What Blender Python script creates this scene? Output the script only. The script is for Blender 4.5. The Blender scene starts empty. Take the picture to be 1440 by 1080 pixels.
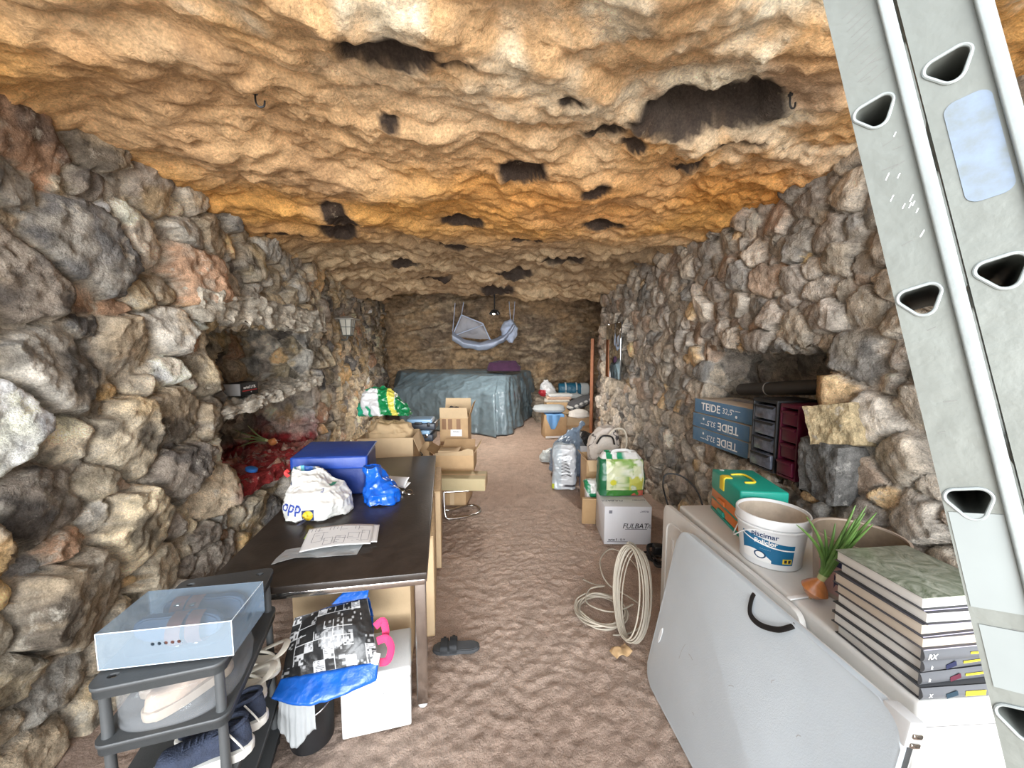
import bpy, bmesh, math, random
import numpy as np
from mathutils import Vector, Matrix, Euler
from mathutils.bvhtree import BVHTree

SC = bpy.context.scene
COL = SC.collection
PI = math.pi
random.seed(7)

# ------------------------------------------------------------------ camera
FPX, CX, CY, EYE = 545.0, 720.0, 540.0, 1.8
YAW, PITCH = math.atan(30/545), math.atan(50/545)
_fw = Vector((math.sin(YAW)*math.cos(PITCH), math.cos(YAW)*math.cos(PITCH), -math.sin(PITCH)))
_rt = Vector((math.cos(YAW), -math.sin(YAW), 0))
_up = _rt.cross(_fw)
CAMO = Vector((0, 0, EYE))
def _ray(px, py): return _fw + _rt*((px-CX)/FPX) - _up*((py-CY)/FPX)
def AZ(px, py, z): v = _ray(px, py); return CAMO + v*((z-EYE)/v.z)
def AY(px, py, y): v = _ray(px, py); return CAMO + v*(y/v.y)
def AX(px, py, x): v = _ray(px, py); return CAMO + v*(x/v.x)
cam = bpy.data.cameras.new('camera')
cam.sensor_fit = 'HORIZONTAL'; cam.sensor_width = 36.0; cam.lens = 36.0*FPX/1440.0
cam.clip_start = 0.02; cam.clip_end = 200
camo = bpy.data.objects.new('camera', cam); COL.objects.link(camo)
m = Matrix(((_rt.x, _up.x, -_fw.x), (_rt.y, _up.y, -_fw.y), (_rt.z, _up.z, -_fw.z))).to_4x4()
m.translation = CAMO; camo.matrix_world = m
SC.camera = camo

# ------------------------------------------------------------------ noise (numpy)
def _hash(ix, iy, iz, s):
    h = (ix.astype(np.int64)*374761393 + iy.astype(np.int64)*668265263 + iz.astype(np.int64)*2147483647 + s*1274126177) & 0xFFFFFFFF
    h = ((h ^ (h >> 13))*1274126177) & 0xFFFFFFFF
    h = ((h ^ (h >> 15))*2246822519) & 0xFFFFFFFF
    return ((h ^ (h >> 16)) & 0xFFFFFF)/float(0xFFFFFF)
def vnoise(P, s=0):
    P = np.asarray(P, float); f = np.floor(P); i = f.astype(np.int64); t = P-f
    t = t*t*t*(t*(t*6-15)+10); r = 0
    for a in (0, 1):
        for b in (0, 1):
            for c in (0, 1):
                w = (t[:, 0] if a else 1-t[:, 0])*(t[:, 1] if b else 1-t[:, 1])*(t[:, 2] if c else 1-t[:, 2])
                r = r + w*_hash(i[:, 0]+a, i[:, 1]+b, i[:, 2]+c, s)
    return r*2-1
_ROT = np.array(Euler((.7, .5, .9)).to_matrix())
def fbm(P, f=1.0, o=4, s=0, ridge=False):
    P = (np.asarray(P, float)*f)@_ROT; a, t, r = 1.0, 0.0, 0
    for k in range(o):
        n = vnoise(P+k*17.3, s+k)
        if ridge: n = 1-2*np.abs(n)
        r = r+a*n; t += a; a *= .5; P = (P*2.03)@_ROT
    return r/t
def sstep(a, b, x):
    t = np.clip((x-a)/(b-a), 0, 1); return t*t*(3-2*t)
def lerp(a, b, t): return a+(b-a)*t

# ------------------------------------------------------------------ objects
def tag(o, label=None, cat=None, group=None, kind=None):
    if label: o['label'] = label
    if cat: o['category'] = cat
    if group: o['group'] = group
    if kind: o['kind'] = kind
    return o
def thing(name, label, cat, loc=(0, 0, 0), rz=0, group=None):
    o = bpy.data.objects.new(name, None); COL.objects.link(o)
    o.location = loc; o.rotation_euler = (0, 0, rz); o.empty_display_size = .05
    return tag(o, label, cat, group)
def link(name, me, mt=None, parent=None, smooth=True, ang=40):
    o = bpy.data.objects.new(name, me); COL.objects.link(o)
    if mt: me.materials.append(mt)
    if smooth:
        me.shade_smooth()
        if ang: me.set_sharp_from_angle(angle=math.radians(ang))
    if parent: o.parent = parent
    return o
def obj(name, bm, mt, parent=None, smooth=True, ang=40, mtx=None):
    me = bpy.data.meshes.new(name)
    bmesh.ops.recalc_face_normals(bm, faces=bm.faces)
    if mtx is not None: bm.transform(mtx)
    bm.to_mesh(me); bm.free()
    return link(name, me, mt, parent, smooth, ang)
def dup(root, loc=None, rz=None, label=None, group=None):
    r = root.copy(); COL.objects.link(r)
    if loc is not None: r.location = loc
    if rz is not None: r.rotation_euler = (0, 0, rz) if not hasattr(rz, '__len__') else rz
    if label: r['label'] = label
    if group: r['group'] = group
    for ch in list(root.children):
        c = ch.copy(); COL.objects.link(c); c.parent = r
        for g in ch.children:
            d = g.copy(); COL.objects.link(d); d.parent = c
    return r
def gridmesh(name, P, mt, col=None, parent=None, ang=None):
    n, k = P.shape[:2]
    me = bpy.data.meshes.new(name)
    idx = np.arange(n*k).reshape(n, k)
    q = np.stack([idx[:-1, :-1], idx[1:, :-1], idx[1:, 1:], idx[:-1, 1:]], -1).reshape(-1, 4)
    me.vertices.add(n*k); me.vertices.foreach_set('co', P.reshape(-1).astype(np.float32))
    me.loops.add(q.size); me.loops.foreach_set('vertex_index', q.reshape(-1).astype(np.int32))
    me.polygons.add(len(q)); me.polygons.foreach_set('loop_start', np.arange(0, q.size, 4, dtype=np.int32))
    me.update(calc_edges=True)
    if col is not None:
        a = me.color_attributes.new('col', 'FLOAT_COLOR', 'POINT')
        a.data.foreach_set('color', np.concatenate([col.reshape(-1, 3), np.ones((n*k, 1))], 1).reshape(-1).astype(np.float32))
    return link(name, me, mt, parent, True, ang)
def gnormal(P):
    du = np.gradient(P, axis=0); dv = np.gradient(P, axis=1)
    n = np.cross(du, dv); return n/np.maximum(np.linalg.norm(n, axis=-1, keepdims=True), 1e-9)

# ------------------------------------------------------------------ materials
def _bs(m): return m.node_tree.nodes['Principled BSDF']
def M(name, c, rough=.6, metal=0, var=.12, scale=8, bump=0, bscale=60, c2=None, spec=.5, alpha=1, trans=0, coat=0, sheen=0, coords='Object', dist=0, tl=0):
    m = bpy.data.materials.new(name); m.use_nodes = True; T = m.node_tree; b = _bs(m); L = T.links.new
    tc = T.nodes.new('ShaderNodeTexCoord'); no = T.nodes.new('ShaderNodeTexNoise')
    no.inputs['Scale'].default_value = scale; no.inputs['Detail'].default_value = 5; no.inputs['Roughness'].default_value = .6
    no.inputs['Distortion'].default_value = dist
    L(tc.outputs[coords], no.inputs['Vector'])
    mx = T.nodes.new('ShaderNodeMix'); mx.data_type = 'RGBA'
    rp = T.nodes.new('ShaderNodeMapRange'); rp.inputs['From Min'].default_value = .3; rp.inputs['From Max'].default_value = .7
    L(no.outputs['Fac'], rp.inputs['Value']); L(rp.outputs['Result'], mx.inputs['Factor'])
    if c2 is None:
        a = [min(1, x*(1-var)) for x in c]; d = [min(1, x*(1+var)) for x in c]
    else: a, d = c, c2
    mx.inputs['A'].default_value = (*a, 1); mx.inputs['B'].default_value = (*d, 1)
    L(mx.outputs['Result'], b.inputs['Base Color'])
    b.inputs['Roughness'].default_value = rough; b.inputs['Metallic'].default_value = metal
    b.inputs['Specular IOR Level'].default_value = spec; b.inputs['Alpha'].default_value = alpha
    b.inputs['Transmission Weight'].default_value = trans; b.inputs['Coat Weight'].default_value = coat
    b.inputs['Sheen Weight'].default_value = sheen
    if bump:
        n2 = T.nodes.new('ShaderNodeTexNoise'); n2.inputs['Scale'].default_value = bscale; n2.inputs['Detail'].default_value = 6
        L(tc.outputs[coords], n2.inputs['Vector'])
        bp = T.nodes.new('ShaderNodeBump'); bp.inputs['Strength'].default_value = min(1, bump); bp.inputs['Distance'].default_value = .01 if bump <= 1 else .01*bump
        L(n2.outputs['Fac'], bp.inputs['Height']); L(bp.outputs['Normal'], b.inputs['Normal'])
    m['mx'] = 1
    return m
def rock_mat(name, scale=14, bump=.9, bscale=40, spots=(.74, .68, .57), spot_at=.57, spot_amt=.75, vmin=.42, vmax=1.42, spscale=9, rough=.9, bdist=.04):
    m = bpy.data.materials.new(name); m.use_nodes = True; T = m.node_tree; b = _bs(m); L = T.links.new
    at = T.nodes.new('ShaderNodeAttribute'); at.attribute_name = 'col'
    tc = T.nodes.new('ShaderNodeTexCoord')
    def N(s, d=8, r=.65):
        n = T.nodes.new('ShaderNodeTexNoise'); n.inputs['Scale'].default_value = s; n.inputs['Detail'].default_value = d; n.inputs['Roughness'].default_value = r
        L(tc.outputs['Object'], n.inputs['Vector']); return n
    n1, n2, n3, n4 = N(scale), N(spscale, 9, .7), N(bscale, 10, .7), N(bscale*3.3, 4)
    r1 = T.nodes.new('ShaderNodeMapRange'); r1.inputs['From Min'].default_value = .3; r1.inputs['From Max'].default_value = .7
    r1.inputs['To Min'].default_value = vmin; r1.inputs['To Max'].default_value = vmax
    L(n1.outputs['Fac'], r1.inputs['Value'])
    mu = T.nodes.new('ShaderNodeVectorMath'); mu.operation = 'SCALE'; L(at.outputs['Color'], mu.inputs[0]); L(r1.outputs['Result'], mu.inputs['Scale'])
    r2 = T.nodes.new('ShaderNodeMapRange'); r2.inputs['From Min'].default_value = spot_at; r2.inputs['From Max'].default_value = spot_at+.1
    r2.inputs['To Max'].default_value = spot_amt; L(n2.outputs['Fac'], r2.inputs['Value'])
    mx = T.nodes.new('ShaderNodeMix'); mx.data_type = 'RGBA'; L(r2.outputs['Result'], mx.inputs['Factor'])
    L(mu.outputs['Vector'], mx.inputs['A']); mx.inputs['B'].default_value = (*spots, 1)
    # fine grain
    r4 = T.nodes.new('ShaderNodeMapRange'); r4.inputs['From Min'].default_value = .3; r4.inputs['From Max'].default_value = .7
    r4.inputs['To Min'].default_value = .7; r4.inputs['To Max'].default_value = 1.3; L(n4.outputs['Fac'], r4.inputs['Value'])
    m2 = T.nodes.new('ShaderNodeVectorMath'); m2.operation = 'SCALE'; L(mx.outputs['Result'], m2.inputs[0]); L(r4.outputs['Result'], m2.inputs['Scale'])
    L(m2.outputs['Vector'], b.inputs['Base Color'])
    b.inputs['Roughness'].default_value = rough; b.inputs['Specular IOR Level'].default_value = .25
    bp = T.nodes.new('ShaderNodeBump'); bp.inputs['Strength'].default_value = bump; bp.inputs['Distance'].default_value = bdist
    L(n3.outputs['Fac'], bp.inputs['Height']); L(bp.outputs['Normal'], b.inputs['Normal'])
    return m

# ------------------------------------------------------------------ dry stone
PAL = [((.27, .215, .15), 5), ((.34, .28, .19), 5), ((.20, .17, .14), 5), ((.13, .125, .12), 2), ((.40, .34, .25), 4),
       ((.40, .27, .14), 2), ((.30, .28, .245), 4), ((.27, .17, .11), 1.5), ((.5, .44, .36), 1.2)]
def stones(P, rng, radii, rscale, pal=PAL, tries=9000, mort=(.62, .54, .43), stretch=1.35, mortar_w=.10, amp=1.0, patch=(.60, .40, .17), nz=1.0, pk=.8):
    """P: (n,k,3) base surface -> outward height and colour of a rubble stone facing"""
    n, k = P.shape[:2]; Q = P.reshape(-1, 3)
    Qw = Q + .04*(.4+.6*nz)*np.stack([fbm(Q, 5, 4, 11), fbm(Q, 5, 4, 21), fbm(Q, 5, 4, 31)], 1)
    cand = Q[rng.integers(0, len(Q), tries)]; S, R = np.zeros((0, 3)), np.zeros(0)
    per = tries//len(radii); sl, rl = [], []
    S = np.empty((tries, 3)); R = np.empty(tries); c = 0
    for li, rad in enumerate(radii):
        for p in cand[li*per:(li+1)*per]:
            r = rad*rng.uniform(.8, 1.2)*rscale(p)
            if c and np.any(((S[:c]-p)**2).sum(1) < (.78*(R[:c]+r))**2): continue
            S[c] = p; R[c] = r; c += 1
    S, R = S[:c], R[:c]
    # per stone ellipse in the wall plane (y,z)
    an = rng.normal(0, .35, c); st = rng.uniform(1.0, stretch, c)
    A = np.zeros((c, 3, 3)); ca, sa = np.cos(an), np.sin(an)
    A[:, 0, 0] = 1.0
    A[:, 1, 1], A[:, 1, 2], A[:, 2, 1], A[:, 2, 2] = ca/st, sa/st, -sa, ca
    tilt = rng.normal(0, .22, (c, 3)); off = rng.uniform(-.25, .25, c)
    w = np.array([x[1] for x in pal], float); pc = np.array([x[0] for x in pal])
    sc_ = 2.15*pc[rng.choice(len(pal), c, p=w/w.sum())]*rng.uniform(.75, 1.25, (c, 1))
    h = np.zeros(len(Q)); col = np.zeros((len(Q), 3)); E = np.zeros(len(Q))
    order = np.argsort(Q[:, 1]+.001*Q[:, 2]); step = 1500
    for i in range(0, len(Q), step):
        ix = order[i:i+step]; p = Qw[ix]
        lo, hi = p[:, 1].min()-.75, p[:, 1].max()+.75
        sel = np.where((S[:, 1] > lo) & (S[:, 1] < hi))[0]
        d = p[:, None, :]-S[sel][None]
        dd = np.einsum('kij,nkj->nki', A[sel], d)
        D = np.sqrt((dd**2).sum(-1))/R[sel][None]
        a1 = D.argmin(1); r_ = np.arange(len(ix)); F1 = D[r_, a1].copy(); D[r_, a1] = 9e9; F2 = D.min(1)
        g = sel[a1]; e = F2-F1; rr = np.minimum(R[g], .22)
        hh = rr*(.42*sstep(0, .30, e)+.13*(1-np.minimum(F1, 1.2)**2)+off[g]*sstep(0, .3, e)) + np.einsum('ni,ni->n', d[r_, a1], tilt[g])*sstep(.02, .3, e)
        h[ix] = hh*amp; E[ix] = e
        col[ix] = sc_[g]
    # banded tone inside stones, mortar in the joints
    n1 = fbm(Q, 4, 4, 51)[:, None]; col = col*(1+.35*n1)
    col = lerp(col, np.array(patch)[None], .75*pk*sstep(.12, .38, fbm(Q, 3.1, 5, 53))[:, None])
    col = lerp(col, np.array((.05, .048, .05))[None], .85*pk*sstep(.16, .36, fbm(Q, 4.3, 5, 57))[:, None])
    col = lerp(col, np.array((.68, .62, .52))[None], .6*pk*sstep(.15, .4, fbm(Q, 6.1, 5, 59))[:, None])
    mt = (1-sstep(mortar_w*.5, mortar_w*1.6, E+.05*fbm(Q, 18, 2, 61)))[:, None]
    col = lerp(col, np.array(mort)[None]*(1+.25*fbm(Q, 9, 3, 71)[:, None]), mt*.9)
    h = h + nz*(.020*fbm(Q, 15, 4, 81, True) + .026*fbm(Q, 6, 4, 91, True)) + .008*fbm(Q, 34, 3, 95)
    return h.reshape(n, k), np.clip(col, .01, 1).reshape(n, k, 3)
def niche(yy, zz, rect):
    """unfold: returns new y, z, depth(0..1) for grid params inside rect"""
    y0, y1, z0, z1 = rect; a = (yy-(y0+y1)/2)/((y1-y0)/2); b = (zz-(z0+z1)/2)/((z1-z0)/2)
    m_ = np.maximum(np.abs(a), np.abs(b)); ins = m_ < 1; c = .5
    ring = ins & (m_ > c); core = ins & (m_ <= c)
    k = np.where(ring, 1/np.maximum(m_, 1e-6), np.where(core, 1/c, 1)); dep = np.where(ring, (1-m_)/(1-c), np.where(core, 1, 0))
    y = np.where(ins, (y0+y1)/2+a*k*(y1-y0)/2, yy); z = np.where(ins, (z0+z1)/2+b*k*(z1-z0)/2, zz)
    return y, z, dep
def steps(*segs):
    r = []
    for a, b, d in segs: r += list(np.arange(a, b, d))
    return np.array(r+[segs[-1][1]])

ROCK = rock_mat('stone_wall_rock')
# ---- left wall
rng = np.random.default_rng(3)
ys = steps((-.9, 1.2, .04), (1.2, 4.9, .0135), (4.9, 11.3, .032)); zs = steps((-.06, 2.2, .0145), (2.2, 3.4, .02))
YY, ZZ = np.meshgrid(ys, zs, indexing='ij')
NL = (2.92, 4.62, .74, 1.99)
y2, z2, dep = niche(YY, ZZ, NL)
z2 = z2 + np.where(dep > 0, .06*(y2-3.6), 0)*(z2 > 1.3)
xb = -2.02 - np.interp(y2, [-1, 3.5, 5, 11.3], [0, .03, .12, .95]) - .10*sstep(.6, 2.6, z2) + .07
PW = np.stack([xb-.72*dep, y2, z2], -1); NW = -gnormal(PW)
NW = np.where((NW[..., :1] < -.2), -NW, NW)
hl, cl = stones(PW, rng, [.21, .13, .085, .05], lambda p: np.interp(p[1], [-1, 2.3, 3.5, 5, 11], [1.15, 1.0, .8, .62, .62]))
PWd = PW + NW*(hl-.05)[..., None]
red = np.array((.42, .045, .05))
rm = (dep > 0)*sstep(.86, .76, z2)*sstep(2.7, 2.9, y2)*(y2 < 4.9) + .55*sstep(.28, .0, np.sqrt((y2-4.62)**2+(z2-.86)**2))*(np.abs(z2-.9) < .5)
rm = rm + .9*sstep(.78, .72, z2)*sstep(.60, .70, z2)*sstep(2.8, 3.0, y2)*sstep(4.6, 4.2, y2)*(dep == 0)
rm = np.clip(rm*(.75+.6*fbm(PW.reshape(-1, 3), 7, 3, 5).reshape(rm.shape)), 0, 1)[..., None]
cl = lerp(cl, red*(1+.3*fbm(PW.reshape(-1, 3), 12, 3, 6).reshape(rm.shape[:2])[..., None]), rm)
WL = tag(gridmesh('wall_left', PWd, ROCK, cl), 'rubble stone wall with a two-shelf niche on the left', kind='structure')
# ---- right wall
rng = np.random.default_rng(5)
us = steps((-.9, 1.4, .04), (1.4, 5, .0135), (5, 7.1, .022), (7.1, 12.2, .06)); zs = steps((-.06, 2.5, .0145), (2.5, 3.4, .022))
UU, ZZ = np.meshgrid(us, zs, indexing='ij')
NR = (2.16, 3.52, .90, 1.80)
y2, z2, dep = niche(UU, ZZ, NR)
xr = 1.97+.06*sstep(.4, 2.8, z2)
tail = y2 > 7.1
xr = np.where(tail, np.interp(y2, [7.1, 7.6, 8.4, 12.2], [1.97, 2.5, 3.2, 3.3]), xr)
yr = np.where(tail, np.interp(y2, [7.1, 7.6, 8.4, 12.2], [7.1, 7.16, 7.5, 11.3]), y2)
PW = np.stack([xr+.55*dep, yr, z2], -1); NW = gnormal(PW)
NW = np.where((NW[..., :1] > .2), -NW, NW)
PALR = [((.23, .20, .17), 5), ((.29, .25, .20), 5), ((.16, .152, .14), 3), ((.34, .30, .25), 4), ((.42, .30, .17), 1), ((.27, .205, .155), 2), ((.40, .36, .31), 1.5)]
hr, cr = stones(PW, rng, [.13, .09, .065, .045], lambda p: np.interp(p[1], [-1, 2.4, 4, 11], [1.05, .92, .85, .75]), PALR, mort=(.66, .60, .52), mortar_w=.14, amp=1.0, patch=(.44, .36, .25), nz=.5, pk=.45)
WR = tag(gridmesh('wall_right', PW+NW*(hr-.045)[..., None], rock_mat('stone_wall_grey_rock', spots=(.6, .57, .52), spot_at=.6), cr), 'grey rubble stone wall with a square niche on the right', kind='structure')
# ---- back wall
xs = steps((-3.6, 3.8, .03)); zs = steps((-.06, 3.5, .022))
XX, ZZ = np.meshgrid(xs, zs, indexing='ij'); Q = np.stack([XX, ZZ*0, ZZ], -1).reshape(-1, 3)
lay = ZZ*1.7 + .9*fbm(Q, .55, 3, 2).reshape(XX.shape) - .22*XX
fr = lay-np.floor(lay)
yb = 10.95 - .32*sstep(.0, .85, fr)*(.4+.6*fbm(Q, .9, 3, 4).reshape(XX.shape)) - .30*fbm(Q, .8, 4, 8).reshape(XX.shape) - .20*fbm(Q*np.array([1, 1, 2.0]), 1.7, 5, 9, True).reshape(XX.shape) - .05*fbm(Q, 7, 4, 10, True).reshape(XX.shape) + .12*(ZZ-1)
n1 = fbm(Q, 1.6, 4, 14).reshape(XX.shape)[..., None]; n2 = fbm(Q*np.array([1, 1, 3.0]), 3, 4, 15).reshape(XX.shape)[..., None]
cb = lerp(np.array((.55, .38, .22)), np.array((.30, .22, .15)), sstep(-.3, .4, n1)); cb = lerp(cb, np.array((.66, .52, .35)), .8*sstep(.05, .45, n2))
WB = tag(gridmesh('wall_back', np.stack([XX, yb, ZZ], -1), rock_mat('cave_back_rock', scale=8, bscale=22, spots=(.5, .36, .2), spot_amt=.5, spscale=4), cb), 'layered natural rock face at the end of the cave', kind='structure')
# ---- ceiling
xs = steps((-3.6, -2.2, .05), (-2.2, 2.2, .022), (2.2, 3.9, .05)); ys = steps((.62, 4.2, .018), (4.2, 8.2, .024), (8.2, 11.4, .06))
XX, YYc = np.meshgrid(xs, ys, indexing='ij'); sh = XX.shape
Q = np.stack([XX, YYc, XX*0], -1).reshape(-1, 3)
F = lambda f, o=4, s=0, rg=False, sc=(1, 1, 1), Q=Q: fbm(Q*np.array(sc), f, o, s, rg).reshape(sh)
zc = 2.84 + .09*F(.45, 3, 41)
t_ = YYc*1.25-XX*.45+1.1*F(.55, 4, 43); ft = t_-np.floor(t_)
zc += (.085*(sstep(.0, .8, ft)-sstep(.84, 1., ft)) - .045)*(.5+.5*F(.7, 2, 44))
zc += .050*F(1.4, 5, 45, True) + .045*F(3.2, 5, 46) + .030*F(6.5, 5, 52, True, (.8, 1.4, 1)) + .016*F(17, 4, 47, True)
rough_ = sstep(.0, .35, F(1.1, 4, 53)); zc += rough_*(.035*F(9, 5, 54, True)+.014*F(26, 3, 55))
deep = sstep(3.4, 5.2, YYc)
zc += deep*(.10*F(2.6, 4, 48, True, (.7, 1.5, 1))+.06*F(6, 4, 49, True, (.6, 1.4, 1))+.02*F(15, 3, 56))
zc += .55*sstep(7.3, 8.1, YYc+.15*F(1.5, 3, 50)) + .12*sstep(6.4, 7.2, YYc)*-1
edge = np.maximum(sstep(1.7, 2.15, XX), sstep(-1.7, -2.2, XX)); zc -= .05*edge
pit_shade = np.zeros(sh)
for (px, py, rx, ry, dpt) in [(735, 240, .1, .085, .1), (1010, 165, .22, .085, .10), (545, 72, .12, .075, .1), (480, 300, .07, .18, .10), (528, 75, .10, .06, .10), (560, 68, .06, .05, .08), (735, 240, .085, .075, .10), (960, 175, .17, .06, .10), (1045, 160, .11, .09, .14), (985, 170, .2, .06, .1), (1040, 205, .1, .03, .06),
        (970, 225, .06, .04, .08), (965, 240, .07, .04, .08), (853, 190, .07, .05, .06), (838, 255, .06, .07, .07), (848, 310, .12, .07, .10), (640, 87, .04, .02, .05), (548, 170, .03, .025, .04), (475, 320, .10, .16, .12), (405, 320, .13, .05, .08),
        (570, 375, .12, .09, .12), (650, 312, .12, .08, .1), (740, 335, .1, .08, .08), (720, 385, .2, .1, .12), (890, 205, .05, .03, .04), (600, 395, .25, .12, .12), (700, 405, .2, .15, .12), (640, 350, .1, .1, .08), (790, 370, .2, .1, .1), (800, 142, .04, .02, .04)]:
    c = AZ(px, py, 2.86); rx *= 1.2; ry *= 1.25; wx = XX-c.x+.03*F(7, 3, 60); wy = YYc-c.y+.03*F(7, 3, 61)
    g = sstep(1.25, .7, np.sqrt((wx/rx)**2+(wy/ry)**2)); pit_shade = np.maximum(pit_shade, sstep(1.42, 1.12, np.sqrt((wx/rx)**2+(wy/ry)**2))); zc += g*dpt*.6
a1 = F(.9, 4, 70); a2 = F(2.2, 5, 71); a3 = F(1.0, 5, 72, False, (.5, 1.3, 1)); a4 = F(9, 4, 73)
cc = lerp(np.array((.72, .46, .24)), np.array((.76, .40, .12)), sstep(-.25, .25, a1)[..., None])
cc = lerp(cc, np.array((.74, .58, .43)), (.85*sstep(.02, .35, a3)*sstep(3.2, 1.5, YYc))[..., None])
cr_ = sstep(-.12, .22, a2+.3*a4)*sstep(2.3, 1.1, YYc-.38*XX)
cc = lerp(cc, np.array((.93, .84, .64)), (.95*cr_)[..., None])
cc = lerp(cc, np.array((.42, .24, .12)), (.5*sstep(.15, .5, F(1.6, 4, 74)))[..., None])
og = sstep(.3, .0, np.abs(YYc-.0*XX-2.75+.5*a1)/3)
cc = lerp(cc, np.array((.74, .33, .075)), (.85*og*sstep(-.45, .1, F(.8, 3, 76)))[..., None])
cc = lerp(cc, lerp(np.array((.36, .26, .16)), np.array((.60, .46, .29)), sstep(-.2, .3, a2)[..., None]), (.9*sstep(3.3, 4.6, YYc+.5*a1))[..., None])
cc = lerp(cc, np.array((.04, .03, .027)), (.96*pit_shade)[..., None])  # shade of the ceiling recesses put into the colour as near-black
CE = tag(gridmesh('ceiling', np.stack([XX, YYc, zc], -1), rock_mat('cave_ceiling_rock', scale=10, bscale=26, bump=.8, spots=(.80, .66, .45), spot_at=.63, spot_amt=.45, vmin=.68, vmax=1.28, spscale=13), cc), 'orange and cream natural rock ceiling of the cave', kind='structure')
CZX, CZY, CZ = XX[:, 0].copy(), YYc[0].copy(), zc.copy()
def ceil_z(x, y): return float(CZ[np.abs(CZX-x).argmin(), np.abs(CZY-y).argmin()])
# ---- floor
xs = steps((-3.4, -1.4, .05), (-1.4, 1.5, .014), (1.5, 3.6, .06)); ys = steps((-.9, 1.0, .04), (1.0, 4.2, .014), (4.2, 11.3, .04))
XX, YYf = np.meshgrid(xs, ys, indexing='ij'); sh = XX.shape; Q = np.stack([XX, YYf, XX*0], -1).reshape(-1, 3)
r1 = F(9, 5, 80, True, (1, 1, 1), Q); r2 = F(26, 3, 81, False, (1, 1, 1), Q); cr = F(3.2, 5, 83, True, (.7, 1.3, 1), Q)
zf = -.006 + .0014*r1 + .013*F(30, 3, 88, False, (1, 1, 1), Q) + .006*r2 - .005*sstep(.6, .85, cr)*sstep(2.5, 4, YYf)
zf = np.minimum(zf, .003) - .002
cf = lerp(np.array((.55, .405, .32)), np.array((.63, .48, .385)), sstep(-.3, .4, F(1.2, 4, 84, False, (1, 1, 1), Q))[..., None])
cf = cf*(1-.14*sstep(.62, .85, cr)*sstep(2.5, 4, YYf))[..., None]*(1+.12*r2)[..., None]
FL = tag(gridmesh('floor', np.stack([XX, YYf, zf], -1), rock_mat('earth_floor', scale=6, bscale=50, bump=1, bdist=.035, spots=(.5, .38, .3), spot_amt=.35, vmin=.85, vmax=1.12, spscale=30), cf), 'trodden pinkish brown earth floor', kind='structure')

# ------------------------------------------------------------------ light
w = bpy.data.worlds.new('World'); SC.world = w; w.use_nodes = True
WT = w.node_tree; bg = WT.nodes['Background']
tcw = WT.nodes.new('ShaderNodeTexCoord'); sx = WT.nodes.new('ShaderNodeSeparateXYZ'); WT.links.new(tcw.outputs['Generated'], sx.inputs['Vector'])
mrw = WT.nodes.new('ShaderNodeMapRange'); mrw.inputs['From Min'].default_value = -1; mrw.inputs['From Max'].default_value = 1; WT.links.new(sx.outputs['Z'], mrw.inputs['Value'])
crw = WT.nodes.new('ShaderNodeValToRGB'); WT.links.new(mrw.outputs['Result'], crw.inputs['Fac'])
e = crw.color_ramp.elements; e[0].position = 0; e[0].color = (1.45, 1.36, 1.25, 1); e[1].position = 1; e[1].color = (.93, .98, 1.06, 1)
for p_, c_ in ((.40, (1.2, 1.12, 1.03, 1)), (.50, (.22, .23, .24, 1)), (.62, (.42, .45, .48, 1)), (.80, (.80, .86, .94, 1))):
    q_ = e.new(p_); q_.color = c_
WT.links.new(crw.outputs['Color'], bg.inputs['Color']); bg.inputs['Strength'].default_value = 3.0
def area(name, loc, rot, sx, sy, power, col=(1, 1, 1), spread=180):
    l = bpy.data.lights.new(name, 'AREA'); l.shape = 'RECTANGLE'; l.size = sx; l.size_y = sy; l.energy = power; l.color = col; l.spread = math.radians(spread)
    o = bpy.data.objects.new(name, l); COL.objects.link(o); o.location = loc; o.rotation_euler = rot; return o
area('daylight_from_entrance', (0, -6.0, 2.2), (math.radians(88), 0, 0), 7, 4.5, 420, (.94, .97, 1), 80)
pl = bpy.data.lights.new('pendant_glow', 'SPOT'); pl.spot_size = math.radians(165); pl.spot_blend = .5; pl.energy = 230; pl.color = (1, .95, .88); pl.shadow_soft_size = .08
plo = bpy.data.objects.new('pendant_glow', pl); COL.objects.link(plo); plo.location = (.075, 7.1, 2.36)
vs = SC.view_settings; vs.view_transform = 'Standard'; vs.look = 'None'; vs.gamma = 1; vs.exposure = .18; vs.use_curve_mapping = False
SC.cycles.use_denoising = True
SC.cycles.max_bounces = 10; SC.cycles.diffuse_bounces = 6; SC.cycles.transparent_max_bounces = 16
# ================================================================== shape helpers
def bmn(): return bmesh.new()
def T(x=0, y=0, z=0): return Matrix.Translation((x, y, z))
def R(ax, deg): return Matrix.Rotation(math.radians(deg), 4, ax)
def add_box(bm, c, s, bevel=0, seg=2, mtx=None):
    r = bmesh.ops.create_cube(bm, size=1.0); vs = r['verts']
    bmesh.ops.scale(bm, vec=s, verts=vs)
    if bevel:
        es = list({e for v in vs for e in v.link_edges})
        q = bmesh.ops.bevel(bm, geom=es, offset=bevel, segments=seg, profile=.5, affect='EDGES', clamp_overlap=True)
        vs = list({v for f in q['faces'] for v in f.verts} | {v for v in vs if v.is_valid})
    bmesh.ops.translate(bm, vec=c, verts=vs)
    if mtx is not None: bmesh.ops.transform(bm, matrix=mtx, verts=vs)
    return vs
def box_bm(c, s, bevel=0, seg=2):
    bm = bmn(); add_box(bm, c, s, bevel, seg); return bm
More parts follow.
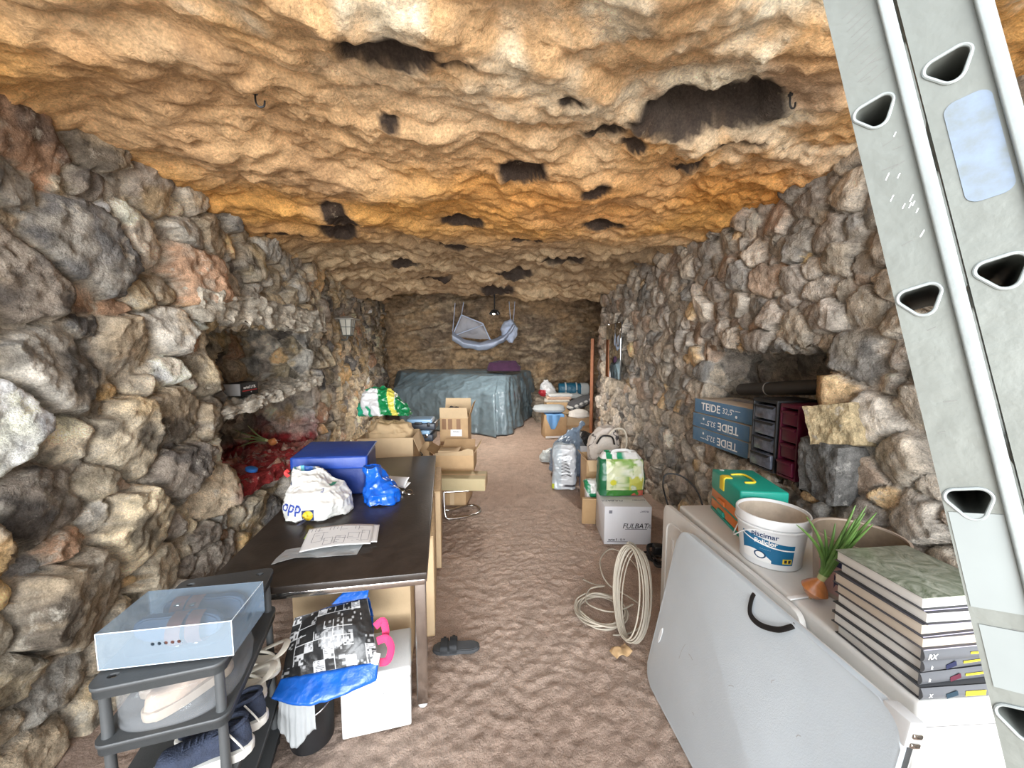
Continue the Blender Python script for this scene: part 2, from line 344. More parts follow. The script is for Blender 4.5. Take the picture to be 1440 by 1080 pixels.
def smooth_pts(pts, closed=False, k=6):
    P = [Vector(p) for p in pts]; n = len(P); out = []
    rng_ = range(n if closed else n-1)
    for i in rng_:
        p0 = P[(i-1) % n] if closed or i > 0 else P[0]; p1 = P[i]; p2 = P[(i+1) % n]; p3 = P[(i+2) % n] if closed or i+2 < n else P[-1]
        for j in range(k):
            t = j/k
            out.append(.5*((2*p1)+(-p0+p2)*t+(2*p0-5*p1+4*p2-p3)*t*t+(-p0+3*p1-3*p2+p3)*t**3))
    if not closed: out.append(P[-1])
    return out
def add_tube(bm, pts, r, n=10, closed=False, flat=None):
    P = [Vector(p) for p in pts]; N = len(P); rr = r if hasattr(r, '__len__') else [r]*N
    up = None; rings = []
    for i in range(N):
        a = P[(i-1) % N] if closed or i > 0 else P[i]; b = P[(i+1) % N] if closed or i < N-1 else P[i]
        t = (b-a).normalized() if (b-a).length > 1e-9 else Vector((0, 0, 1))
        if up is None: up = t.orthogonal().normalized() if flat is None else Vector(flat)
        if flat is not None: up = Vector(flat)
        up = (up-t*up.dot(t)); up = up.normalized() if up.length > 1e-6 else t.orthogonal().normalized()
        s = t.cross(up)
        k = 1 if flat is None else .18
        rings.append([bm.verts.new(P[i]+(s*math.cos(2*PI*j/n)+up*math.sin(2*PI*j/n)*k)*rr[i]) for j in range(n)])
    for i in range(N if closed else N-1):
        A, B = rings[i], rings[(i+1) % N]
        for j in range(n): bm.faces.new((A[j], A[(j+1) % n], B[(j+1) % n], B[j]))
    if not closed:
        bm.faces.new(list(reversed(rings[0]))); bm.faces.new(rings[-1])
def tube_bm(*a, **k):
    bm = bmn(); add_tube(bm, *a, **k); return bm
def add_lathe(bm, prof, n=40, c=(0, 0, 0)):
    rings = []
    for r, z in prof:
        if r < 1e-6: rings.append([bm.verts.new((c[0], c[1], c[2]+z))])
        else: rings.append([bm.verts.new((c[0]+r*math.cos(2*PI*j/n), c[1]+r*math.sin(2*PI*j/n), c[2]+z)) for j in range(n)])
    for A, B in zip(rings, rings[1:]):
        for j in range(n):
            a, b = A[j % len(A)], A[(j+1) % len(A)]; c_, d = B[(j+1) % len(B)], B[j % len(B)]
            f = [a]+([b] if b is not a else [])+([c_])+([d] if d is not c_ else [])
            if len(f) > 2: bm.faces.new(f)
def lathe_bm(prof, n=40, c=(0, 0, 0)):
    bm = bmn(); add_lathe(bm, prof, n, c); return bm
def rrect(w, h, r, n=6, cx=0, cy=0):
    o = []
    for sx, sy, a0 in ((1, 1, 0), (-1, 1, 90), (-1, -1, 180), (1, -1, 270)):
        for i in range(n+1):
            a = math.radians(a0+90*i/n); o.append((cx+sx*(w/2-r)+r*math.cos(a), cy+sy*(h/2-r)+r*math.sin(a)))
    return o
def add_prism(bm, pts, z0, z1, bevel=0, mtx=None):
    A = [bm.verts.new((x, y, z0)) for x, y in pts]; B = [bm.verts.new((x, y, z1)) for x, y in pts]; n = len(A)
    fs = [bm.faces.new(list(reversed(A))), bm.faces.new(B)]+[bm.faces.new((A[i], A[(i+1) % n], B[(i+1) % n], B[i])) for i in range(n)]
    vs = A+B
    if bevel:
        es = [e for e in {e for f in fs[:2] for e in f.edges}]
        q = bmesh.ops.bevel(bm, geom=es, offset=bevel, segments=2, affect='EDGES', profile=.5)
        vs = [v for v in vs if v.is_valid]+[v for f in q['faces'] for v in f.verts]; vs = list(set(vs))
    if mtx is not None: bmesh.ops.transform(bm, matrix=mtx, verts=vs)
def prism_bm(*a, **k):
    bm = bmn(); add_prism(bm, *a, **k); return bm
def curve_plate(outer, holes, thick):
    """flat plate with holes: filled 2D curve"""
    cu = bpy.data.curves.new('plate', 'CURVE'); cu.dimensions = '2D'; cu.fill_mode = 'BOTH'; cu.extrude = thick/2
    for ring in [outer]+holes:
        s = cu.splines.new('POLY'); s.points.add(len(ring)-1); s.use_cyclic_u = True
        for p, q in zip(s.points, ring): p.co = (q[0], q[1], 0, 1)
    o = bpy.data.objects.new('plate', cu); COL.objects.link(o)
    me = bpy.data.meshes.new_from_object(o.evaluated_get(bpy.context.evaluated_depsgraph_get()))
    bpy.data.objects.remove(o); bpy.data.curves.remove(cu)
    bm = bmn(); bm.from_mesh(me); bpy.data.meshes.remove(me); bmesh.ops.remove_doubles(bm, verts=bm.verts, dist=1e-5); return bm
def text_bm(s, size, bold=0, shear=0, align='CENTER', ext=.0004):
    cu = bpy.data.curves.new('t', 'FONT'); cu.body = s; cu.size = size; cu.align_x = align; cu.align_y = 'CENTER'; cu.offset = bold; cu.shear = shear; cu.extrude = ext; cu.resolution_u = 3
    o = bpy.data.objects.new('t', cu); COL.objects.link(o)
    me = bpy.data.meshes.new_from_object(o.evaluated_get(bpy.context.evaluated_depsgraph_get()))
    bpy.data.objects.remove(o); bpy.data.curves.remove(cu)
    bm = bmn(); bm.from_mesh(me); bpy.data.meshes.remove(me); return bm
def frame3(o, x, y):
    """matrix with local X along x, local Y along y, at o"""
    x = Vector(x).normalized(); y = Vector(y); y = (y-x*y.dot(x)).normalized(); z = x.cross(y)
    m = Matrix((x, y, z)).transposed().to_4x4(); m.translation = Vector(o); return m
def text(parent, s, size, mt, o, x, y, bold=0, shear=0, align='CENTER', name='lettering', off=.001, wrap=None):
    bm = text_bm(s, size, bold, shear, align)
    z = Vector(x).normalized().cross(Vector(y)).normalized()
    bm.transform(frame3(Vector(o)+z*off, x, y))
    if wrap is not None: conform(bm, wrap, -z)
    return obj(name, bm, mt, parent, smooth=False)
def conform(bm, target, d, off=.0015):
    bv = BVHTree.FromPolygons([v.co for v in target.data.vertices], [tuple(p.vertices) for p in target.data.polygons])
    bmesh.ops.triangulate(bm, faces=bm.faces)
    for _ in range(2):
        es = [e for e in bm.edges if e.calc_length() > .012]
        if es: bmesh.ops.subdivide_edges(bm, edges=es, cuts=1); bmesh.ops.triangulate(bm, faces=bm.faces)
    d = Vector(d).normalized()
    for v in bm.verts:
        h = bv.ray_cast(v.co-d*.3, d, 1.0)
        if h[0] is not None: v.co = h[0]-d*off
def quad(parent, name, mt, o, x, y, w, h, off=.001, wrap=None, n=1, rad=0):
    bm = bmn(); m4 = frame3(o, x, y); z = m4.col[2].to_3d()
    if rad: add_prism(bm, rrect(w, h, rad), -.0003, .0003)
    else: add_box(bm, (0, 0, 0), (w, h, .0006))
    bm.transform(T(*(z*off)) @ m4)
    if wrap is not None:
        for _ in range(4):
            es = [e for e in bm.edges if e.calc_length() > .015]
            if es: bmesh.ops.subdivide_edges(bm, edges=es, cuts=1, use_grid_fill=True)
        conform(bm, wrap, -z, off)
    return obj(name, bm, mt, parent, smooth=False)
def ringmesh(name, P, mt, parent=None, col=None, cap0=True, cap1=True, ang=None, thick=0):
    """P (nv,nu,3) closed in u"""
    nv, nu = P.shape[:2]; V = [tuple(p) for p in P.reshape(-1, 3)]; Fc = []
    for j in range(nv-1):
        for i in range(nu):
            a, b = j*nu+i, j*nu+(i+1) % nu; Fc.append((a, b, b+nu, a+nu))
    C = None if col is None else [tuple(c) for c in col.reshape(-1, 3)]
    for cap, j in ((cap0, 0), (cap1, nv-1)):
        if cap:
            k = len(V); V.append(tuple(P[j].mean(0)))
            if C is not None: C.append(C[j*nu])
            for i in range(nu):
                a, b = j*nu+i, j*nu+(i+1) % nu; Fc.append((b, a, k) if j == 0 else (a, b, k))
    me = bpy.data.meshes.new(name); me.from_pydata(V, [], Fc); me.update()
    if C is not None:
        at = me.color_attributes.new('col', 'FLOAT_COLOR', 'POINT')
        at.data.foreach_set('color', np.concatenate([np.array(C), np.ones((len(C), 1))], 1).reshape(-1).astype(np.float32))
    return link(name, me, mt, parent, True, ang)
def rnorm(P):
    du = np.roll(P, -1, 1)-np.roll(P, 1, 1); dv = np.gradient(P, axis=0); n = np.cross(du, dv)
    return n/np.maximum(np.linalg.norm(n, axis=-1, keepdims=True), 1e-9)
def bag(name, mt, parent, prof, p=4, nu=96, nv=60, crease=.012, cf=7, soft=.015, seed=0, colfn=None, cap1=True, mtx=None, flow=(1, 1, 1), keep=None):
    """prof rows: (t, z, sx, sy, dx, dy) half sizes; crumpled skin"""
    pr = np.array(prof, float); t = np.linspace(0, 1, nv); g = lambda k: np.interp(t, pr[:, 0], pr[:, k])[:, None]
    u = np.linspace(0, 2*PI, nu, endpoint=False)[None]; c, s = np.cos(u), np.sin(u)
    X = np.sign(c)*np.abs(c)**(2/p)*g(2)+g(4); Y = np.sign(s)*np.abs(s)**(2/p)*g(3)+g(5); Z_ = g(1)+0*X
    P = np.stack([X, Y, Z_], -1); N = rnorm(P); q = P.reshape(-1, 3)*np.array(flow)
    h = crease*fbm(q+seed*3.7, cf, 3, seed, True)+soft*fbm(q+seed, 3.2, 3, seed+5)+crease*.5*fbm(q, cf*2.3, 2, seed+9, True)
    h = h.reshape(P.shape[:2]); h = h-h.max()*.4
    if keep is not None: h = h*np.interp(t, *keep)[:, None]
    P0 = P.copy(); P = P+N*h[..., None]; P[..., 2] = np.maximum(P[..., 2], pr[:, 1].min())
    if mtx is not None:
        M4 = np.array(mtx); P = P@M4[:3, :3].T+M4[:3, 3]
    col = None if colfn is None else colfn(u+0*X, t[:, None]+0*X, P0, h)
    return ringmesh(name, P, mt, parent, col, True, cap1)
def attr_mat(name, rough=.5, bump=.3, bscale=30, sheen=0, coat=0, var=.1, spec=.5, alpha=1):
    m = M(name, (1, 1, 1), rough, 0, var, 10, bump, bscale, spec=spec, coat=coat, alpha=alpha); Tn = m.node_tree; b = _bs(m)
    at = Tn.nodes.new('ShaderNodeAttribute'); at.attribute_name = 'col'
    mxn = [n for n in Tn.nodes if n.type == 'MIX'][0]
    mu = Tn.nodes.new('ShaderNodeMix'); mu.data_type = 'RGBA'; mu.blend_type = 'MULTIPLY'; mu.inputs['Factor'].default_value = 1
    Tn.links.new(at.outputs['Color'], mu.inputs['A']); Tn.links.new(mxn.outputs['Result'], mu.inputs['B']); Tn.links.new(mu.outputs['Result'], b.inputs['Base Color'])
    return m
def sheet(name, fn, mt, parent=None, nu=60, nv=40, thick=.002, crease=0, cf=8, seed=0, colfn=None, ang=None):
    u, v = np.meshgrid(np.linspace(0, 1, nu), np.linspace(0, 1, nv), indexing='ij'); P = np.stack(fn(u, v), -1)
    if crease:
        N = gnormal(P); q = P.reshape(-1, 3); P = P+N*(crease*fbm(q, cf, 3, seed, True)+.5*crease*fbm(q, cf*.4, 2, seed+3)).reshape(u.shape)[..., None]
    col = None if colfn is None else colfn(u, v, P)
    o = gridmesh(name, P, mt, col, parent, ang)
    if thick:
        s = o.modifiers.new('thickness', 'SOLIDIFY'); s.thickness = thick; s.offset = 0
    return o
def carton(bm, w, d, h, t=.005, z=0, bevel=.0015):
    add_box(bm, (0, 0, z+t/2), (w, d, t)); 
    for sx in (-1, 1): add_box(bm, (sx*(w-t)/2, 0, z+h/2), (t, d, h), bevel)
    for sy in (-1, 1): add_box(bm, (0, sy*(d-t)/2, z+h/2), (w-2*t, t, h), bevel)
def flap(parent, mt, o, x, y, w, l, t=.004, name='flap'):
    """hinged at o centre, width along x, sticking out along y"""
    bm = bmn(); pts = [(-w/2, 0), (w/2, 0), (w/2-.008, l), (-w/2+.008, l)]; add_prism(bm, pts, -t/2, t/2)
    bm.transform(frame3(o, x, y)); return obj(name, bm, mt, parent, smooth=False)
def soft_box(bm, c, s, r, seg=4): return add_box(bm, c, s, r, seg)

# ================================================================== materials
KRAFT = M('kraft_cardboard', (.52, .35, .19), .85, var=.12, scale=5, bump=.15, bscale=90)
KRAFT2 = M('pale_cardboard', (.62, .46, .28), .85, var=.10, scale=4, bump=.15, bscale=90)
KRAFTD = M('dark_cardboard', (.40, .26, .13), .9, var=.12, scale=5, bump=.15, bscale=90)
KPAPER = M('kraft_paper', (.55, .40, .23), .8, var=.12, scale=6, bump=.3, bscale=40)
WHITE_P = M('white_plastic', (.70, .71, .71), .42, var=.05, scale=4, bump=.05, bscale=120)
WHITE_B = M('white_board', (.56, .62, .66), .45, var=.05, scale=3, bump=.12, bscale=220)
PAPER = M('white_paper', (.80, .80, .79), .8, var=.04, scale=6)
BLACK = M('black_plastic', (.012, .012, .013), .45, var=.2, scale=9)
INK = M('black_ink', (.02, .02, .025), .7, var=.1)
WINK = M('white_ink', (.8, .8, .78), .7, var=.06)
YINK = M('yellow_ink', (.75, .55, .03), .6, var=.08)
CHROME = M('chrome', (.62, .60, .58), .16, 1, var=.15, scale=4)
DGREY = M('dark_grey_plastic', (.062, .066, .068), .5, var=.12, scale=6, bump=.1, bscale=150)
ALU = M('worn_aluminium', (.15, .16, .145), .45, .2, var=.10, scale=5, bump=.25, bscale=25)
ALU_L = M('bright_aluminium', (.27, .295, .29), .4, .25, var=.06, scale=6, bump=.1, bscale=60)
CABLE = M('cream_cable', (.42, .375, .30), .5, var=.1)
NAVY = M('navy_knit', (.022, .030, .055), .85, var=.3, scale=30, bump=.6, bscale=180)
CREAM = M('cream_rubber', (.72, .68, .58), .5, var=.05)
def glassy(name, c, rough, tr, alpha=.5):
    """thin translucent plastic: mix of transparent and a soft surface"""
    m = M(name, c, rough, 0, .05, 6, .25, 22); Tn = m.node_tree; b = _bs(m); out = [n for n in Tn.nodes if n.type == 'OUTPUT_MATERIAL'][0]
    t = Tn.nodes.new('ShaderNodeBsdfTransparent'); t.inputs['Color'].default_value = tr; mx = Tn.nodes.new('ShaderNodeMixShader'); mx.inputs['Fac'].default_value = alpha
    Tn.links.new(t.outputs['BSDF'], mx.inputs[1]); Tn.links.new(b.outputs['BSDF'], mx.inputs[2]); Tn.links.new(mx.outputs['Shader'], out.inputs['Surface'])
    return m
CLEARBAG = glassy('clear_plastic_film', (.72, .75, .78), .08, (.95, .96, .97, 1), .13)
FROST = glassy('frosted_plastic', (.50, .58, .65), .25, (.84, .89, .93, 1), .2)
MILKY = glassy('milky_plastic_film', (.62, .64, .64), .3, (.93, .94, .95, 1), .5)
# ================================================================== TABLE
TRZ = math.radians(6.7)
tb = thing('dining_table', 'long dark brown table with chrome frame along the left wall', 'table', (-.314, 1.805, 0), TRZ)
TM = tb.matrix_basis.copy()
TM = T(-.314, 1.805, 0) @ Matrix.Rotation(TRZ, 4, 'Z')
WOOD_D = M('dark_table_top', (.034, .026, .021), .34, var=.35, scale=3, bump=.08, bscale=60, dist=2)
obj('tabletop', box_bm((-.50, 1.05, .703), (1.0, 2.1, .034), .004), WOOD_D, tb)
bm = bmn()
add_box(bm, (-.50, .012, .672), (.98, .022, .028), .002); add_box(bm, (-.50, 2.088, .672), (.98, .022, .028), .002)
add_box(bm, (-.012, 1.05, .672), (.022, 2.05, .028), .002); add_box(bm, (-.988, 1.05, .672), (.022, 2.05, .028), .002)
obj('frame_rail', bm, CHROME, tb)
for lx, ly in ((-.034, .034), (-.966, .034), (-.034, 2.066), (-.966, 2.066)):
    lg = obj('leg', box_bm((lx, ly, .352), (.054, .05, .66), .005, 3), CHROME, tb)
    obj('foot', lathe_bm([(0, 0), (.02, 0), (.024, .006), (.024, .014), (.014, .022), (0, .022)], 20, (lx, ly, 0)), WHITE_P, lg)
# ---- flat panels standing along its right edge
WOODP = M('raw_board', (.56, .40, .23), .75, var=.14, scale=7, bump=.15, bscale=40, dist=3)
for (a, b, h, lab) in (((-.385, 2.30), (-.475, 3.02), .655, 'tall tan cardboard panel standing by the chrome table leg'), ((-.44, 3.06), (-.515, 3.72), .65, 'tall tan cardboard panel behind another, under the far table edge')):
    d = Vector((b[0]-a[0], b[1]-a[1], 0)); L_ = d.length
    t = thing('flat_cardboard', lab, 'panel', (a[0], a[1], 0), math.atan2(-d.x, d.y), 'flat panels along the table edge')
    obj('board', box_bm((0, L_/2, h/2), (.058, L_, h), .004), WOODP, t)
    obj('edge_tape', box_bm((0, -.0005, h/2), (.05, .002, h*.96), .0008), KRAFT2, t)
# ---- carton under table
t = thing('cardboard_box', 'large brown cardboard box under the near end of the table', 'box', TM @ Vector((-.42, .62, 0)), TRZ)
obj('body', box_bm((0, 0, .32), (.62, .6, .64), .004), KRAFT2, t)
obj('packing_tape', box_bm((0, -.301, .32), (.06, .0016, .6), 0), KRAFT, t)
text(t, 'fragil', .05, INK, (.16, -.3, .575), (1, 0, 0), (0, 0, 1), 0, .3)
# ---- white foam box
t = thing('white_box', 'white foam box standing on the floor in front of the table', 'box', (-.565, 1.83, 0), math.radians(11))
FOAM = M('white_foam', (.62, .62, .60), .6, var=.05, scale=5, bump=.12, bscale=160)
obj('body', box_bm((0, 0, .125), (.31, .27, .25), .008, 3), FOAM, t)
obj('lid', box_bm((0, 0, .277), (.316, .276, .052), .012, 3), FOAM, t)
for k, (x, z) in enumerate(((-.02, .228), (.02, .226), (.06, .226), (.10, .222), (.03, .19))): text(t, '//' if k < 4 else 'X', .025, M('grey_pencil', (.3, .3, .3), .8) if k == 0 else bpy.data.materials['grey_pencil'], (x, -.136, z), (1, 0, 0), (0, 0, 1), 0, .4, name='pencil_mark')
# ================================================================== SHOE RACK
RRZ = math.radians(14)
rk = thing('shoe_rack', 'dark grey plastic shoe rack against the left stone wall', 'shoe rack', (-1.07, 1.40, 0), RRZ)
RM = T(-1.07, 1.40, 0) @ Matrix.Rotation(RRZ, 4, 'Z')
TZ = (.81, .63, .405, .23, .07)
for i, z in enumerate(TZ):
    out = rrect(.345, .56, .035, 6)
    holes = [rrect(.03, .02, .0095, 5, sx*.125, sy*.235) for sx in (-1, 1) for sy in (-1, 1)] if i == 0 else []
    bm = curve_plate(out, holes, .012); bm.transform(T(0, 0, z+.008))
    tr = obj('tier', bm, DGREY, rk, smooth=False)
    bm = bmn()
    pts = [Vector((x, y, z-.012)) for x, y in rrect(.338, .552, .032, 6)]
    V0 = [bm.verts.new(p+Vector((0, 0, .026))) for p in pts]; V1 = [bm.verts.new(p-Vector((0, 0, .012+.014*math.cos(p.y*PI/.56)**2*(abs(p.x) > .1)))) for p in pts]
    for k in range(len(pts)): bm.faces.new((V0[k], V1[k], V1[(k+1) % len(pts)], V0[(k+1) % len(pts)]))
    bmesh.ops.solidify(bm, geom=bm.faces[:], thickness=.008)
    # dished inner ribs
    o = obj('rim', bm, DGREY, tr)
    if i == 0:
        bm = bmn()
        add_prism(bm, rrect(.31, .36, .06, 8), z+.014, z+.021, .004); obj('raised_panel', bm, DGREY, tr)
for sx in (-1, 1):
    for sy in (-1, 1):
        for i in range(4):
            hp = TZ[i]-TZ[i+1]-.020
            obj('post', lathe_bm([(0, 0), (.0165, 0), (.0145, .02), (.0135, hp-.02), (.016, hp), (0, hp)], 16, (sx*.145, sy*.245, TZ[i+1]+.008)), DGREY, rk)
        obj('post', lathe_bm([(0, 0), (.016, 0), (.0145, .02), (.016, .07), (0, .07)], 16, (sx*.145, sy*.245, 0)), DGREY, rk)
# clear shoe box on top (five holes in the front)
BX = T(-1.012, 1.275, .8335) @ R('Z', 6)
sb = thing('clear_shoe_box', 'translucent plastic shoe box on top of the grey shoe rack', 'box', (-1.012, 1.275, .8335), math.radians(6))
w_, d_, h_ = .37, .21, .115
bm = bmn(); add_box(bm, (0, d_/2, h_/2), (w_, .0016, h_)); add_box(bm, (-w_/2, 0, h_/2), (.0016, d_, h_)); add_box(bm, (0, 0, .0012), (w_, d_, .0016))
obj('body', bm, FROST, sb, smooth=False)
bm = bmn(); add_box(bm, (0, 0, h_), (w_, d_, .0016)); obj('lid', bm, FROST, sb, smooth=False)
hol = [[(x+.0055*math.cos(a*PI/8), .008+.0055*math.sin(a*PI/8)) for a in range(16)] for x in (-.036, -.018, 0, .018, .036)]
bm = curve_plate([(-w_/2, -h_/2), (w_/2, -h_/2), (w_/2, h_/2), (-w_/2, h_/2)], hol, .0016); bm.transform(frame3((0, -d_/2, h_/2), (1, 0, 0), (0, 0, 1)))
obj('front_panel', bm, FROST, sb, smooth=False)
bm = curve_plate([(-d_/2, -h_/2), (d_/2, -h_/2), (d_/2, h_/2), (-d_/2, h_/2)], [[(-.015, -.012), (.02, -.012), (.02, .008), (-.015, .008)]], .0016); bm.transform(frame3((w_/2, 0, h_/2), (0, 1, 0), (0, 0, 1)))
obj('side_panel', bm, FROST, sb, smooth=False)
bm = bmn()
for p in (((-w_/2, -d_/2, h_), (w_/2, -d_/2, h_)), ((w_/2, -d_/2, 0), (w_/2, -d_/2, h_)), ((-w_/2, -d_/2, 0), (-w_/2, -d_/2, h_)), ((w_/2, -d_/2, h_), (w_/2, d_/2, h_)), ((-w_/2, -d_/2, 0), (w_/2, -d_/2, 0))): add_tube(bm, p, .0014, 6)
obj('folded_edge', bm, M('pale_blue_fold', (.72, .80, .86), .3, var=.04), sb)

# ---- shoes: one lofted shoe builder (length along local x, toe at +x)
def shoe_loft(L_, W_, H_, toe_h, open_=True, n=28, m_=40, heel=.03, colfn=None, point=.9):
    x = np.linspace(0, 1, n); a = np.linspace(0, 2*PI, m_, endpoint=False)
    wid = W_/2*np.clip((1-np.abs(2*x-1)**3.2), 0, 1)**.45*(.80+.22*np.exp(-((x-.68)/.2)**2)-.10*np.exp(-((x-.38)/.16)**2))
    top = H_*(1-sstep(.22, .80, x))+toe_h*sstep(.22, .80, x); top = top*np.clip(1-(np.maximum(x-.9, 0)/.1)**2*.75, .1, 1)*np.clip(1-(np.maximum(.05-x, 0)/.05)**2*.5, .2, 1)
    c, s = np.cos(a), np.sin(a)
    P = np.zeros((n, m_, 3)); P[..., 0] = (x*L_)[:, None]
    P[..., 1] = wid[:, None]*(np.sign(c)*np.abs(c)**.75)[None]
    zz = np.where(s[None] > 0, top[:, None]*np.abs(s)[None]**.85*.5+top[:, None]*.5, top[:, None]*.5-top[:, None]*.5*np.abs(s)[None]**.5)
    P[..., 2] = zz
    return P
def make_sneaker(name, label, upper, sole, lining, M4, L_=.28, W_=.10, H_=.085, tab=True, lace=None):
    t = thing(name, label, 'shoe'); t.matrix_world = M4
    P = shoe_loft(L_, W_, H_, .055); P[..., 2] += .02
    ringmesh('upper', P, upper, t, ang=None)
    bm = prism_bm([(L_*.5+(L_*.52)*math.copysign(abs(math.cos(a))**.75, math.cos(a)), W_*.54*math.copysign(abs(math.sin(a))**.7, math.sin(a))*(1-.12*math.exp(-((math.cos(a)+.25)/.3)**2))) for a in np.linspace(0, 2*PI, 48, endpoint=False)], 0, .03, .006)
    obj('sole', bm, sole, t)
    # collar opening
    bm = bmn(); ring = [Vector((L_*(.24+.19*math.cos(a)), W_*.33*math.sin(a), .02+H_*(1.02-.30*max(0, math.cos(a))+.10*max(0, -math.cos(a))))) for a in np.linspace(0, 2*PI, 28, endpoint=False)]
    add_tube(bm, ring, .008, 8, closed=True); obj('collar', bm, upper, t)
    bm = bmn(); vs = [bm.verts.new(p-Vector((0, 0, .004))) for p in ring]; c_ = bm.verts.new((L_*.22, 0, .02+H_*.62))
    for k in range(len(vs)): bm.faces.new((vs[k], vs[(k+1) % len(vs)], c_))
    obj('insole', bm, lining, t)
    if lace:
        bm = bmn()
        for k in range(4):
            x = L_*(.48+.07*k); z = .022+H_*(1-sstep(.22, .8, x/L_))+.055*sstep(.22, .8, x/L_)
            add_tube(bm, smooth_pts([(x, -W_*.25, z-.008), (x+.004, 0, z+.003), (x, W_*.25, z-.008)], k=4), .0028, 6)
        obj('lace', bm, lace, t)
    return t
SOLEW = M('white_rubber_sole', (.72, .70, .64), .55, var=.08)
WPIPE = SOLEW
def at_rack(x, y, z, rz): return RM @ T(x, y, z) @ R('Z', rz)
# navy trainers: heels poke out to the right of the rack, on the third tier
for (x, y, rz, lab) in ((.20, -.178, 184, 'navy knit sneaker with white sole, nearest on the shoe rack'), (.215, -.076, 183, 'navy knit sneaker with white sole, between its pair and the cream clogs')):
    t = make_sneaker('navy_sneaker', lab, NAVY, SOLEW, BLACK, at_rack(x, y, TZ[2]+.0145, rz), .27, .092, .09, lace=NAVY)
    t['group'] = 'navy sneakers on the rack'
    obj('heel_stripe', tube_bm(smooth_pts([(.012, .042, .035), (.03, .046, .075), (.055, .042, .112)], k=5), .003, 6), SOLEW, t)
# cream clogs
def make_clog(lab, M4):
    t = thing('cream_clog', lab, 'shoe', group='cream clogs on the rack'); t.matrix_world = M4
    P = shoe_loft(.26, .10, .05, .075); P[..., 2] += .015
    ringmesh('body', P, CREAM, t)
    obj('sole', prism_bm(rrect(.262, .088, .043, 8, .13, 0), 0, .02, .005), CREAM, t)
    bm = bmn(); ring = [Vector((.085+.062*math.cos(a), .036*math.sin(a), .070+.012*math.cos(a))) for a in np.linspace(0, 2*PI, 24, endpoint=False)]
    add_tube(bm, ring, .006, 8, closed=True); obj('rim', bm, CREAM, t)
    bm = bmn(); vs = [bm.verts.new(p-Vector((0, 0, .003))) for p in ring]; c_ = bm.verts.new((.08, 0, .035))
    for k in range(len(vs)): bm.faces.new((vs[k], vs[(k+1) % len(vs)], c_))
    obj('insole', bm, M('dark_insole', (.06, .055, .05), .8) if 'dark_insole' not in bpy.data.materials else bpy.data.materials['dark_insole'], t)
    obj('heel_strap', tube_bm(smooth_pts([(.10, -.05, .06), (.0, -.045, .105), (-.02, 0, .115), (.0, .045, .105), (.10, .05, .06)], k=6), .013, 10, flat=(0, 0, 1)), CREAM, t)
    for k in (-1, 1): obj('strap_button', lathe_bm([(0, 0), (.009, 0), (.009, .004), (0, .005)], 14), CREAM, t).matrix_local = T(.10, k*.05, .06) @ R('X', -90*k)
    return t
make_clog('cream rubber clog on the shoe rack, beside the navy sneakers', at_rack(.185, .030, TZ[2]+.0175, 176) @ R('Y', -4))
make_clog('cream rubber clog farther back, with its strap against the printed bag', at_rack(.205, .148, TZ[2]+.0175, 175) @ R('Y', -4))
# beige trainers wrapped in clear plastic on the second tier
BEIGE = M('beige_suede', (.44, .32, .23), .85, var=.12, scale=14, bump=.3, bscale=90)
PINKI = M('dark_lining', (.05, .045, .05), .8)
t1 = make_sneaker('beige_sneaker', 'beige sneaker in clear plastic, its toe at the front edge of the rack', BEIGE, M('tan_sole', (.36, .29, .22), .6), PINKI, at_rack(.108, -.062, TZ[1]+.0185, 224), .24, .09, .082, lace=CREAM); t1['group'] = 'beige sneakers in a plastic bag'
t2 = make_sneaker('beige_sneaker', 'beige sneaker in clear plastic, deeper on the rack behind its pair', BEIGE, bpy.data.materials['tan_sole'], PINKI, at_rack(.046, .034, TZ[1]+.0185, 224), .232, .085, .085, lace=CREAM); t2['group'] = 'beige sneakers in a plastic bag'
pb = thing('plastic_bag', 'clear plastic bag wrapped around beige sneakers on the rack', 'bag'); pb.matrix_world = RM @ T(0, -.082, TZ[1]+.0152)
bag('film', CLEARBAG, pb, [(0, .0, .12, .12, 0, 0), (.1, .001, .166, .186, 0, 0), (.5, .11, .164, .184, 0, 0), (.85, .143, .15, .16, 0, 0), (1, .146, .02, .03, .02, .02)], 2.8, 90, 50, .010, 9, .004, 4, keep=([0, .12, .2, .75, 1], [0, 0, 1, .4, .3]))
